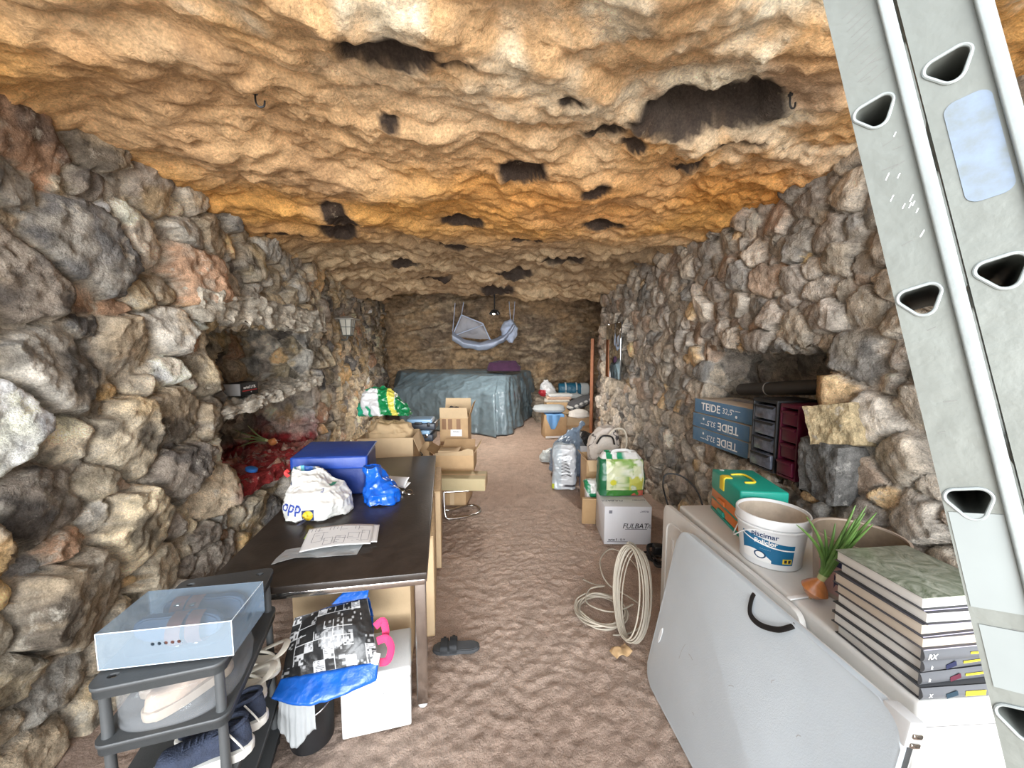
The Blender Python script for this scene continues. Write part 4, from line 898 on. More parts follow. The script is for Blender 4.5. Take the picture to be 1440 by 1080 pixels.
# ================================================================== RIGHT BACK
ROCK2 = bpy.data.materials['cave_back_rock']
def rockbox(name, c, s, seed, mt, colr, amp=.05, parent=None, n=40, f=4):
    bm = bmn(); add_box(bm, c, s); bmesh.ops.subdivide_edges(bm, edges=bm.edges[:], cuts=n, use_grid_fill=True)
    P = np.array([v.co for v in bm.verts]); N = (P-np.array(c))/(np.array(s)/2); N = np.where(np.abs(N) > .98, N, 0); N = N/np.maximum(np.linalg.norm(N, axis=1, keepdims=True), 1e-6)
    h = amp*fbm(P, f, 4, seed, True)+amp*.5*fbm(P, f*2.7, 3, seed+2); P = P+N*h[:, None]-N*amp*.3
    for v, p in zip(bm.verts, P): v.co = p
    me = bpy.data.meshes.new(name); bm.to_mesh(me); bm.free()
    a = me.color_attributes.new('col', 'FLOAT_COLOR', 'POINT'); n1 = fbm(P, 5, 4, seed+5)[:, None]; cc = np.array(colr)*(1+.4*n1)
    if callable(parent): pass
    a.data.foreach_set('color', np.concatenate([np.clip(cc, 0, 1), np.ones((len(P), 1))], 1).reshape(-1).astype(np.float32))
    return link(name, me, mt, None, True, 50)
tag(rockbox('trim_1', (2.1, 10.05, .30), (2.0, 1.5, .62), 5, ROCK2, (.26, .22, .17), .08), 'low rock ledge at the back right', kind='structure')
t = thing('cardboard_box', 'brown cardboard box with a blue cloth over its corner at the back right', 'box', (1.285, 7.80, 0), math.radians(4))
obj('body', box_bm((0, 0, .235), (.43, .42, .47), .005), KRAFT, t); quad(t, 'bottom_tape', PAPER, (0, -.211, .03), (1, 0, 0), (0, 0, 1), .42, .045)
t = thing('blue_cloth', 'light blue cloth hanging over the front of the brown box', 'cloth', (1.285, 7.80, 0), math.radians(4))
CB = M('sky_blue_cloth', (.16, .36, .66), .85, var=.12, scale=5, bump=.3, bscale=40)
sheet('drape', lambda u, v: (-.20+.36*u*(1-.0*v), np.where(v < .45, .12-.77*v, -.232-.012*np.sin(u*14)), np.where(v < .45, .484+.004*np.sin(u*9), .480-(v-.45)*.52*np.clip(1.25-np.abs(u-.38)*2.6, .15, 1))), CB, t, 40, 40, .004, .004, 10, 3)
t = thing('grey_cushion', 'flat pale grey cushion lying on the brown box over the blue cloth', 'cushion', (1.20, 7.88, .495), math.radians(-6))
GCU = M('pale_grey_fabric', (.42, .45, .46), .9, var=.08, scale=5, bump=.3, bscale=90)
bag('pad', GCU, t, [(0, 0, .22, .15, 0, 0), (.2, .02, .31, .22, 0, 0), (.5, .07, .33, .24, 0, 0), (.8, .12, .31, .22, 0, 0), (1, .145, .20, .13, 0, 0)], 3.4, 80, 36, .004, 5, .012, 81)
obj('seam', tube_bm([(.332*math.copysign(abs(math.cos(a))**(2/3.4), math.cos(a)), .242*math.copysign(abs(math.sin(a))**(2/3.4), math.sin(a)), .066) for a in np.linspace(0, 2*PI, 60, endpoint=False)], .006, 6, closed=True), GCU, t)
t = thing('cardboard_box', 'cardboard box standing beside the plank at the back right, behind the first box', 'box', (1.80, 7.95, 0), math.radians(-3))
obj('body', box_bm((0, 0, .20), (.50, .36, .40), .005), KRAFT2, t); quad(t, 'bottom_tape', KRAFT, (0, -.181, .2), (1, 0, 0), (0, 0, 1), .49, .05)
t = thing('white_cushion', 'white cushion leaning on the box beside the plank', 'cushion', (1.80, 7.74, .402), math.radians(8))
bag('pad', M('white_cotton', (.66, .63, .58), .9, var=.06, scale=6, bump=.3), t, [(0, 0, .16, .14, 0, 0), (.25, .03, .22, .14, 0, 0), (.6, .11, .20, .12, .0, .02), (1, .16, .06, .06, .02, .02)], 3, 60, 30, .008, 5, .012, 83)
obj('seam', tube_bm([(.225*math.copysign(abs(math.cos(a))**.66, math.cos(a)), .145*math.copysign(abs(math.sin(a))**.66, math.sin(a)), .03) for a in np.linspace(0, 2*PI, 50, endpoint=False)], .006, 6, closed=True), bpy.data.materials['white_cotton'], t)
t = thing('patterned_cushion', 'dark grey cushion with a row of pale motifs propped beside the plank', 'cushion', (1.93, 8.09, .58), math.radians(10))
def pat(u, v, P, h):
    K = np.full(u.shape+(3,), .075); x, y = P[..., 0], P[..., 1]; K[..., 2] = .08
    a = np.mod(x*9, 1)-.5; K[(a*a+((P[..., 2]-.09)*9)**2 < .12)] = (.5, .49, .46); return K
o = bag('pad', attr_mat('patterned_fabric', .9, .3, 90), t, [(0, 0, .18, .14, 0, 0), (.25, .03, .30, .20, 0, 0), (.55, .09, .31, .20, 0, 0), (.85, .16, .25, .16, 0, 0), (1, .18, .12, .1, 0, 0)], 3.2, 100, 50, .006, 5, .014, 85, pat, mtx=R('Y', -22))
obj('seam', tube_bm([R('Y', -22) @ Vector((.312*math.copysign(abs(math.cos(a))**(2/3.2), math.cos(a)), .202*math.copysign(abs(math.sin(a))**(2/3.2), math.sin(a)), .08)) for a in np.linspace(0, 2*PI, 60, endpoint=False)], .006, 6, closed=True), DGREY, t)
t = thing('cardboard_box', 'cardboard box hidden under the folded towels at the back right', 'box', (1.52, 8.55, 0))
obj('body', box_bm((0, 0, .31), (.60, .50, .62), .005), KRAFT, t); quad(t, 'packing_tape', KRAFT2, (0, -.251, .4), (1, 0, 0), (0, 0, 1), .58, .05)
TOW = (M('white_towel', (.68, .68, .66), .95, var=.06, bump=.5, bscale=150), M('peach_towel', (.66, .46, .34), .95, var=.08, bump=.5, bscale=150), M('cream_towel', (.60, .57, .50), .95, var=.06, bump=.5, bscale=150))
for k, (lab, z) in enumerate((('cream folded towel at the bottom of the pile at the back', .622), ('peach folded towel in the middle of the pile at the back', .682), ('white folded towel on top of the pile at the back', .742))):
    t = thing('folded_towel', lab, 'towel', (1.47+.03*k, 8.5, z), math.radians(-8+5*k), 'pile of folded towels')
    obj('towel', box_bm((0, 0, .029), (.56-.02*k, .34, .056), .024, 4), TOW[2-k] if k != 1 else TOW[1], t); obj('fold', box_bm((0, -.02, .043), (.53-.02*k, .33, .02), .009, 3), TOW[2-k] if k != 1 else TOW[1], t)
TEAL = M('teal_nylon', (.012, .10, .17), .4, var=.15, scale=5, bump=.4, bscale=25)
t = thing('sleeping_bag', 'teal rolled sleeping bag with grey end on the rock ledge', 'sleeping bag', (2.02, 9.62, .60), math.radians(-3))
bag('roll', TEAL, t, [(0, -.32, .10, .08, 0, 0), (.06, -.31, .16, .14, 0, 0), (.5, 0, .17, .15, 0, 0), (.94, .24, .165, .145, 0, 0), (1, .26, .10, .09, 0, 0)], 2.6, 60, 44, .010, 6, .008, 91, mtx=T(0, 0, .17) @ R('Y', 90))
bag('end_cover', GCU, t, [(0, .22, .15, .13, 0, 0), (.1, .23, .175, .155, 0, 0), (.7, .42, .165, .145, 0, 0), (1, .47, .08, .07, 0, 0)], 2.6, 50, 24, .008, 6, .006, 92, mtx=T(0, 0, .17) @ R('Y', 90))
for x in (-.15, .12): obj('strap', tube_bm([(x, .17*math.cos(a), .17+.185*math.sin(a)) for a in np.linspace(0, 2*PI, 36, endpoint=False)], .018, 8, closed=True, flat=(0, 0, 1)), GCU, t)
t = thing('plastic_bag', 'white and red plastic bag on the rock ledge beside the sleeping bag', 'bag', (1.42, 9.62, .60), 0)
def wr(u, v, P, h):
    K = np.full(u.shape+(3,), .70); K[(P[..., 0] < -.06) & (v < .5)] = (.42, .03, .04); return K
bag('skin', attr_mat('white_red_plastic', .35, .3, 20), t, [(0, 0, .18, .14, 0, 0), (.3, .10, .22, .18, 0, 0), (.65, .24, .18, .14, -.02, 0), (.9, .38, .07, .06, -.04, 0), (1, .42, .05, .05, -.04, 0)], 2.3, 90, 50, .03, 5, .03, 95, wr)
t = thing('grey_clothes', 'bundle of light grey clothes on the rock ledge beside the plank', 'clothes', (2.02, 9.30, .60), 0)
bag('bundle', GCU, t, [(0, 0, .2, .14, 0, 0), (.4, .05, .22, .15, 0, 0), (1, .11, .08, .06, 0, 0)], 2.4, 60, 30, .03, 5, .03, 97)
t = thing('wooden_plank', 'reddish wooden plank standing upright at the end of the right wall', 'plank', (1.875, 7.06, 0), math.radians(-20))
obj('board', box_bm((0, 0, .99), (.05, .22, 1.98), .004), M('reddish_wood', (.34, .13, .055), .6, var=.2, scale=5, bump=.2, bscale=30, dist=2), t)
# mirror on the right wall
t = thing('wall_mirror', 'narrow frameless mirror hanging on the right stone wall', 'mirror', (1.905, 5.97, 1.76), math.radians(0))
MIR = M('mirror_glass', (.78, .80, .80), .02, 1, var=.02)
obj('glass', box_bm((0, 0, 0), (.006, .72, .84), .002), MIR, t); obj('backing', box_bm((.008, 0, 0), (.008, .73, .85), .001), DGREY, t)
for dy in (-.25, .25): obj('clip', box_bm((-.003, dy, .425), (.012, .03, .02), .003), CHROME, t)
# lantern on the left wall
t = thing('wall_lantern', 'small grey square lantern with pale panes on the left wall', 'lamp', (-2.16, 6.05, 2.0))
GL = M('lantern_pane', (.62, .60, .52), .4, var=.06); LG = M('grey_lantern_metal', (.10, .11, .10), .5)
def frus(bm, z0, z1, a0, a1, b0, b1): 
    A = [bm.verts.new((sx*a0, sy*b0, z0)) for sx, sy in ((-1, -1), (1, -1), (1, 1), (-1, 1))]; B = [bm.verts.new((sx*a1, sy*b1, z1)) for sx, sy in ((-1, -1), (1, -1), (1, 1), (-1, 1))]
    bm.faces.new(list(reversed(A))); bm.faces.new(B)
    for i in range(4): bm.faces.new((A[i], A[(i+1) % 4], B[(i+1) % 4], B[i]))
bm = bmn(); frus(bm, 0, .23, .055, .085, .055, .085); obj('pane', bm, GL, t, smooth=False)
bm = bmn(); frus(bm, .232, .246, .135, .14, .135, .14); frus(bm, .246, .285, .14, .03, .14, .03); obj('roof', bm, M('pale_lantern_roof', (.42, .41, .37), .5), t, smooth=False)
bm = bmn()
for sx, sy in ((-1, -1), (1, -1), (1, 1), (-1, 1)): add_tube(bm, [(sx*.057, sy*.057, 0), (sx*.087, sy*.087, .23)], .006, 6)
for sx, sy in ((0, -1), (1, 0), (0, 1)): add_tube(bm, [(sx*.058, sy*.058, 0), (sx*.088, sy*.088, .23)], .005, 6)
add_tube(bm, [(-.073, -.073, .12), (.073, -.073, .12), (.073, .073, .12), (-.073, .073, .12)], .005, 6, closed=True); frus(bm, -.015, .005, .05, .062, .05, .062)
obj('frame', bm, LG, t); obj('bracket', tube_bm(smooth_pts([(0, 0, -.01), (-.03, 0, -.07), (-.10, 0, -.07)], k=5), .012, 8), LG, t)
# ================================================================== LEFT NICHE
def ledge_col(): pass
tag(rockbox('trim_2', (-2.22, 3.78, 1.36), (.48, 1.74, .075), 8, ROCK, (.66, .60, .50), .05, n=60, f=9), 'rough mortared stone shelf inside the left niche', kind='structure')
o = bpy.data.objects['trim_2']; o.matrix_world = T(-2.22, 3.78, 1.36) @ R('X', 4.2) @ T(2.22, -3.78, -1.36)
tag(rockbox('trim_3', (-2.05, 3.72, 2.10), (.26, 1.95, .20), 9, ROCK, (.62, .56, .46), .05, n=60, f=7), 'rough pale stone lintel over the left niche', kind='structure')
tag(rockbox('trim_4', (-2.12, 3.55, .70), (.42, 1.3, .10), 10, ROCK, (.40, .045, .045), .035, n=60, f=7), 'red painted rough sill of the left niche', kind='structure')
t = thing('battery_box', 'black product box with white and red lettering on the left niche shelf', 'box', (-2.18, 3.50, 1.395), math.radians(2))
obj('body', box_bm((0, 0, .055), (.14, .26, .11), .003), BLACK, t); obj('end_panel', box_bm((0, -.131, .055), (.13, .004, .10), .001), M('grey_card', (.35, .34, .33), .7), t)
text(t, 'series5 LP BL', .034, WINK, (.07, .0, .070), (0, 1, 0), (0, 0, 1), .0008, 0)
quad(t, 'red_stripe', M('red_ink', (.55, .03, .03), .6), (.07, 0, .042), (0, 1, 0), (0, 0, 1), .22, .008); text(t, 'LP', .016, WINK, (.07, .02, .025), (0, 1, 0), (0, 0, 1))
t = thing('grey_bag', 'crumpled grey plastic bag on the niche shelf next to the black box', 'bag', (-2.20, 3.15, 1.365), 0)
bag('skin', M('grey_film', (.20, .20, .20), .5, var=.15, bump=.3, bscale=25), t, [(0, 0, .08, .13, 0, 0), (.4, .05, .09, .15, 0, 0), (1, .11, .03, .06, 0, 0)], 2.4, 60, 30, .02, 7, .015, 101)
GREEN = M('leaf_green', (.085, .17, .035), .5, var=.35, scale=9); GREEND = M('dry_leaf_green', (.14, .16, .05), .6, var=.35, scale=9)
ONION = M('onion_skin', (.46, .17, .055), .3, var=.25, scale=10, dist=1.5, coat=.3)
def onion(label, loc, M4, leaves, seed, gm, r=.038, ls=1):
    t = thing('sprouting_onion', label, 'onion'); t.matrix_world = T(*loc) @ M4
    prof = [(0, 0), (.006, .001), (.018, .006), (.030, .018), (r, .036), (.036, .052), (.024, .068), (.013, .080), (.010, .092), (0, .096)]
    obj('bulb', lathe_bm(prof, 32), ONION, t)
    obj('root', tube_bm([(0, 0, .003), (.006, .002, -.008)], .006, 6), M('dry_root', (.4, .3, .18), .9) if 'dry_root' not in bpy.data.materials else bpy.data.materials['dry_root'], t)
    rg = random.Random(seed)
    obj('neck', tube_bm([(0, 0, .085), (.002, 0, .125)], [.013, .016], 12), M('pale_green_neck', (.40, .42, .20), .5) if 'pale_green_neck' not in bpy.data.materials else bpy.data.materials['pale_green_neck'], t)
    for (a, lean, L_) in leaves:
        L_ *= ls
        dx, dy = math.cos(a), math.sin(a); pts = []; rr_ = []
        for k in range(9):
            q = k/8; s = lean*q**1.5; pts.append((dx*(.008+s*L_), dy*(.008+s*L_), .11+L_*q*(1-.35*lean*q))); rr_.append(.0075*(1-q)**.6+.0012)
        obj('leaf', tube_bm(pts, rr_, 8), gm, t)
    return t
onion('small onion with dry green shoots on the left niche sill', (-2.14, 3.93, .86), R('Y', -75) @ R('Z', 20), [(a*.7, .35+.1*(a % 3), .22+.03*(a % 4)) for a in range(9)], 3, GREEND, .04)
t = thing('bottle_cap', 'blue plastic bottle cap on the red painted sill', 'cap', (-2.0, 3.27, .785)); t.rotation_euler = (0, math.radians(18), 0)
obj('top', lathe_bm([(0, 0), (.045, 0), (.047, .004), (.045, .022), (.04, .025), (0, .025)], 28), M('cap_blue', (.03, .16, .50), .4), t)
# ================================================================== FREEZER AND PANELS
fz = thing('chest_freezer', 'white chest freezer along the right wall carrying books and buckets', 'freezer', (1.15, .90, 0))
FRZ = M('freezer_white', (.64, .63, .60), .4, var=.06, scale=3, bump=.05, bscale=60)
obj('cabinet', box_bm((.32, .66, .385), (.64, 1.32, .77), .012, 3), FRZ, fz)
obj('lid', box_bm((.322, .66, .812), (.66, 1.335, .076), .016, 3), FRZ, fz); obj('gasket', box_bm((.32, .66, .772), (.63, 1.31, .008), .001), DGREY, fz)
# slab 2: nearly upright folded table half
s2 = thing('folding_table', 'folded pale plastic table standing upright against the freezer, behind the white one', 'table', (1.085, 2.28, 0), math.radians(2.05))
bm = bmn(); add_prism(bm, rrect(1.03, .845, .05, 6, -.515, .4225), -.012, .012, .005, mtx=Matrix(((0, 0, 1, 0), (1, 0, 0, 0), (0, 1, 0, 0), (0, 0, 0, 1))))
obj('tabletop', bm, FRZ, s2)
bm = bmn()
ring = [Vector((-.013, y, z)) for y, z in rrect(.93, .70, .07, 8, -.515, .41)]
add_tube(bm, ring, .006, 8, closed=True); obj('moulded_rib', bm, FRZ, s2)
for y in (-.12,): obj('moulded_rib', box_bm((-.014, y, .42), (.008, .035, .50), .003), FRZ, s2)
# slab 1: the leaning one
BL0, BL1 = Vector((.862, 1.94, .0)), Vector((1.035, 1.94, .845))
upv = (BL1-BL0).normalized(); yv = Vector((.045, -1, 0)); SM = frame3(BL0, yv, upv)
s1 = thing('folding_table', 'white folded plastic table with rounded corners leaning on the freezer', 'table'); s1.matrix_world = SM
# local x: towards the camera, y: up the board, z: normal
nsg = 1 if (SM.to_3x3() @ Vector((0, 0, 1))).x < 0 else -1
LB_ = 1.10; HB_ = .862
bm = bmn(); add_prism(bm, rrect(LB_, HB_, .075, 8, LB_/2, HB_/2), -.004, .026, .007)
obj('tabletop', bm, WHITE_B, s1, ang=35)
bm = bmn(); add_prism(bm, rrect(LB_-.01, HB_-.012, .07, 8, LB_/2, HB_/2), -.022, -.006, .004)
obj('tabletop_half', bm, FRZ, s1, ang=35)
zt = .0268 if nsg > 0 else -.0408
bm = prism_bm([(.045*math.cos(a), .011*math.sin(a)) for a in np.linspace(0, 2*PI, 28, endpoint=False)], -.0012, .0012, .0006); bm.transform(T(.055, .28, .0268) @ R('Z', 84)); obj('hand_hold', bm, WHITE_P, s1)
bm = bmn(); add_tube(bm, smooth_pts([(.555, HB_-.002, .020), (.56, HB_-.035, .034), (.575, HB_-.085, .038), (.63, HB_-.088, .042), (.70, HB_-.055, .040), (.735, HB_-.02, .034), (.745, HB_-.001, .020)], k=6), .010, 10, flat=(0, .3, 1)); obj('strap', bm, BLACK, s1)
obj('corner_bracket', box_bm((LB_-.03, HB_-.03, -.000), (.07, .07, .050), .006), WHITE_P, s1)
for k, (x, y) in enumerate(((LB_+.004, HB_-.03), (LB_+.004, HB_-.055))): obj('hinge', box_bm((x, y, -.002), (.012, .014, .030), .004), CHROME, s1)
obj('end_channel', box_bm((LB_-.001, HB_/2, 0), (.004, HB_*.9, .018), .001), DGREY, s1)
scm = M('scuff_mark', (.42, .43, .43), .7, var=.2)
for (x, y, l, a) in ((.235, .30, .09, 80), (.29, .37, .035, 0), (.55, .45, .03, 40), (.72, .62, .02, 70), (.40, .18, .012, 10), (.85, .55, .02, 60)):
    bm = bmn(); add_tube(bm, smooth_pts([(0, 0, 0), (l*.5, .003, 0), (l, -.002, 0)], k=3), .0013, 4, flat=(0, 0, 1)); bm.transform(T(x, y, .0266) @ R('Z', a)); obj('scuff', bm, scm, s1)
FZ = .852
# ---- organiser box
t = thing('tool_organiser', 'teal toolbox with two orange drawers on the freezer beside the white bucket', 'toolbox', (1.385, 1.97, FZ), math.radians(-10))
ORG = M('orange_plastic', (.62, .17, .035), .42, var=.08); TEALP = M('teal_plastic', (.004, .30, .225), .4, var=.08, scale=4)
obj('base', box_bm((0, 0, .008), (.225, .36, .016), .004), TEALP, t)
for k, z in enumerate((.044, .103)):
    d = obj('drawer', box_bm((0, 0, z), (.222, .36, .050), .006), ORG, t)
    obj('drawer_handle', prism_bm([(-.05, 0), (.05, 0), (.035, .022), (-.035, .022)], 0, .012, .003, mtx=T(-.111, .03, z-.016) @ Matrix(((0, 0, -1, 0), (1, 0, 0, 0), (0, 1, 0, 0), (0, 0, 0, 1)))), TEALP if k == 0 else ORG, d)
    obj('divider', box_bm((0, 0, z+.029), (.218, .355, .010), .002), TEALP, t)
obj('lid', box_bm((0, 0, .188), (.228, .365, .105), .010, 3), TEALP, t)
obj('latch', box_bm((-.112, .03, .205), (.016, .055, .075), .005), YINK, t); obj('latch', box_bm((-.092, .03, .242), (.04, .052, .008), .003), YINK, t)
obj('handle', tube_bm(smooth_pts([(-.055, .07, .242), (.01, .065, .246), (.015, -.05, .246), (-.04, -.06, .242)], k=5), .006, 8), YINK, t)
for x in (-.06,): quad(t, 'sticker', PAPER, (-.07, .155, .2405), (1, 0, 0), (0, 1, 0), .022, .018)
# ---- white bucket
BC = Vector((1.265, 1.62, FZ)); BZ = .225
t = thing('white_bucket', 'white plastic bucket with blue label on the freezer behind the onion', 'bucket', BC)
rb, rt = .120, .140
bp = [(0, .001), (rb-.003, .001), (rb, .005)]+[(rb+(rt-rb)*k/10-.003, .005+(BZ-.045)*k/10) for k in range(1, 11)]+[(rt+.003, BZ-.038), (rt+.004, BZ-.004), (rt+.002, BZ), (rt-.003, BZ), (rt-.005, BZ-.006), (rb-.006, .010), (0, .008)]
bb = obj('body', lathe_bm(bp, 64), WHITE_P, t)
obj('inner_dust', lathe_bm([(0, .0105), (rb-.0075, .0105), (rt-.0068, BZ-.012), (rt-.0062, BZ-.012)], 48), M('dusty_inside', (.50, .42, .33), .9, var=.2, scale=12), t)
obj('rim_ring', lathe_bm([(rt-.001, BZ-.052), (rt+.006, BZ-.050), (rt+.006, BZ-.044), (rt-.001, BZ-.042)], 64), WHITE_P, t)
def arc_patch(name, parent, mt, a0, a1, z0f, z1f, off, n=40, m_=10):
    bm = bmn(); rows = []
    for i in range(n+1):
        a = math.radians(a0+(a1-a0)*i/n); q = i/n; z0, z1 = z0f(q), z1f(q); row = []
        for j in range(m_+1):
            z = z0+(z1-z0)*j/m_; r = rb+(rt-rb)*(z-.005)/(BZ-.045)-.003+off; row.append(bm.verts.new((r*math.cos(a), r*math.sin(a), z)))
        rows.append(row)
    for i in range(n):
        for j in range(m_): bm.faces.new((rows[i][j], rows[i+1][j], rows[i+1][j+1], rows[i][j+1]))
    return obj(name, bm, mt, parent)
LBL = M('label_blue', (.006, .13, .27), .4, var=.12, scale=6); LBD = M('label_dark_blue', (.008, .05, .12), .4)
VA = math.degrees(math.atan2(-BC.y, -BC.x))   # azimuth facing the viewer
L0, L1 = VA-52, VA+42
arc_patch('label', t, LBL, L0, L1, lambda q: .028, lambda q: .135+.012*math.cos(q*PI)-.004, .0006)
arc_patch('label_stripe', t, WINK, L0, L1, lambda q: .098+.030*(1-q)**2-.006*q, lambda q: .104+.030*(1-q)**2-.006*q, .0010)
arc_patch('label_wave', t, WINK, L0, L0+55, lambda q: .028, lambda q: .062+.028*math.sin(q*PI*.9)-.03*q, .0011)
arc_patch('label_ring', t, LBD, L0+24, L0+46, lambda q: .0575-.018*math.sin(q*PI)**.5, lambda q: .0575+.018*math.sin(q*PI)**.5, .0014); arc_patch('label_ring', t, WINK, L0+27, L0+43, lambda q: .0575-.0125*math.sin(q*PI)**.5, lambda q: .0575+.0125*math.sin(q*PI)**.5, .0017)
arc_patch('hazard_label', t, YINK, L1-20, L1-3, lambda q: .036, lambda q: .058, .0012)
arc_patch('hazard_mark', t, INK, L1-17, L1-12, lambda q: .040, lambda q: .054, .0015); arc_patch('hazard_mark', t, INK, L1-10, L1-5, lambda q: .040, lambda q: .054, .0015)
def arc_text(parent, s, size, mt, az, z, bold=0, off=.0014):
    bm = text_bm(s, size, bold)
    for v in bm.verts:
        zz = z+v.co.y; r = rb+(rt-rb)*(zz-.005)/(BZ-.045)-.003+off+v.co.z*.5; a = math.radians(az)+v.co.x/r; v.co = (r*math.cos(a), r*math.sin(a), zz)
    return obj('lettering', bm, mt, parent, smooth=False)
arc_text(t, 'piscimar', .031, M('label_ink', (.01, .04, .12), .5), VA-10, .150, .0006); arc_text(t, 'Policlor', .028, WINK, VA-8, .118, .0008); arc_text(t, '- - - - - -', .012, WINK, VA-8, .088)
obj('bail_handle', tube_bm(smooth_pts([Vector((rt+.006, 0, BZ-.04)), Vector((rt*.85, -.095, BZ-.07)), Vector((0, -.146, BZ-.15)), Vector((-rt*.85, -.095, BZ-.07)), Vector((-rt-.006, 0, BZ-.04))], k=7), .0028, 8), WHITE_P, t).matrix_local = R('Z', VA+2)
# ---- second tub
BC2 = Vector((1.415, 1.36, FZ))
t = thing('paint_tub', 'dusty plastic tub with brown inside standing behind the stack of books', 'tub', BC2)
obj('body', lathe_bm([(0, .001), (.125, .001), (.128, .006), (.142, .225), (.148, .228), (.148, .236), (.139, .236), (.124, .012), (0, .010)], 56), M('dusty_tub', (.36, .29, .23), .6, var=.25, scale=8, bump=.1), t)
obj('inner_dust', lathe_bm([(0, .013), (.1225, .013), (.1375, .230)], 48), M('brown_dust', (.20, .15, .10), .9, var=.3, scale=10), t)
rb, rt, BZ = .128, .143, .273
arc_patch('navy_band', t, M('label_navy', (.02, .02, .07), .5), VA-60, VA+60, lambda q: .135, lambda q: .170, .004); arc_patch('pink_label', t, M('label_pink', (.42, .25, .22), .6, var=.15), VA-60, VA+60, lambda q: .02, lambda q: .134, .004)
arc_patch('dark_print', t, M('label_print', (.04, .03, .06), .6, var=.5, scale=40), VA-34, VA-10, lambda q: .045+.02*math.sin(q*9), lambda q: .105-.01*math.sin(q*12), .0045)
# ---- onion on the freezer
onion('big golden sprouting onion on the freezer in front of the white bucket', (1.205, 1.325, FZ+.012), R('X', 14) @ R('Y', 12), [(3.0, .75, .19), (2.8, .55, .20), (.3, .06, .23), (1.2, .12, .24), (.6, .16, .25), (4.2, .08, .21), (5.4, .12, .22), (2.0, .18, .17), (.1, .2, .22), (3.4, .16, .16), (.9, .03, .20), (5.9, .1, .25), (1.8, .05, .22), (2.5, .3, .15), (4.8, .05, .18)], 8, GREEN, .044, 1.22)
t = thing('white_tag', 'small white plastic strip lying by the onion on the freezer', 'strip', (1.165, 1.335, FZ), math.radians(8))
obj('strip', box_bm((0, 0, .004), (.085, .018, .006), .002), PAPER, t)
# ---- books
books = [(.034, .2, 'dark', 'spine', 'hardback book at the very bottom of the stack, with blue mark on its grey spine'), (.034, .22, 'dark', 'spine', 'grey hardback second from the bottom of the stack, with a dark red mark'),
         (.034, .23, 'dark', 'spine', 'grey hardback third from the bottom of the stack, with a navy mark'), (.036, .22, 'dark', 'spine', 'grey hardback fourth from the bottom, with white letters on the spine'),
         (.034, .21, 'tan', 'page', 'hardback with beige page edges right above the four grey spines'), (.036, .21, 'tan', 'page', 'hardback with beige page edges, third from the top of the stack'),
         (.035, .21, 'white', 'page', 'hardback with white page edges second from the top of the stack'), (.036, .205, 'white', 'page', 'green marbled hardback on top of the stack of books')]
PGW = M('page_edges', (.66, .64, .60), .9, var=.06, scale=3); PGT = M('beige_page_edges', (.55, .47, .38), .9, var=.06, scale=3)
for mt in (PGW, PGT):
    Tn = mt.node_tree; n2 = Tn.nodes.new('ShaderNodeTexWave'); n2.bands_direction = 'Z'; n2.inputs['Scale'].default_value = 260; tc = Tn.nodes.new('ShaderNodeTexCoord'); Tn.links.new(tc.outputs['Object'], n2.inputs['Vector'])
    bpn = Tn.nodes.new('ShaderNodeBump'); bpn.inputs['Strength'].default_value = .25; bpn.inputs['Distance'].default_value = .001; Tn.links.new(n2.outputs['Fac'], bpn.inputs['Height']); Tn.links.new(bpn.outputs['Normal'], _bs(mt).inputs['Normal'])
CVD = M('book_cover_charcoal', (.05, .052, .056), .5, var=.1); CVS = M('book_spine_grey', (.12, .125, .135), .5, var=.1, scale=3)
CVG = M('book_cover_green', (.06, .085, .045), .3, c2=(.33, .35, .29), scale=11, dist=4); CVP = M('book_cover_lilac', (.40, .38, .48), .5, var=.1)
z = FZ; BKX, BKY = 1.155, .905
offs = [(.0, -.0), (.006, .01), (.012, .012), (.004, .008), (.0, .004), (-.002, .008), (.004, .004), (-.002, .012)]
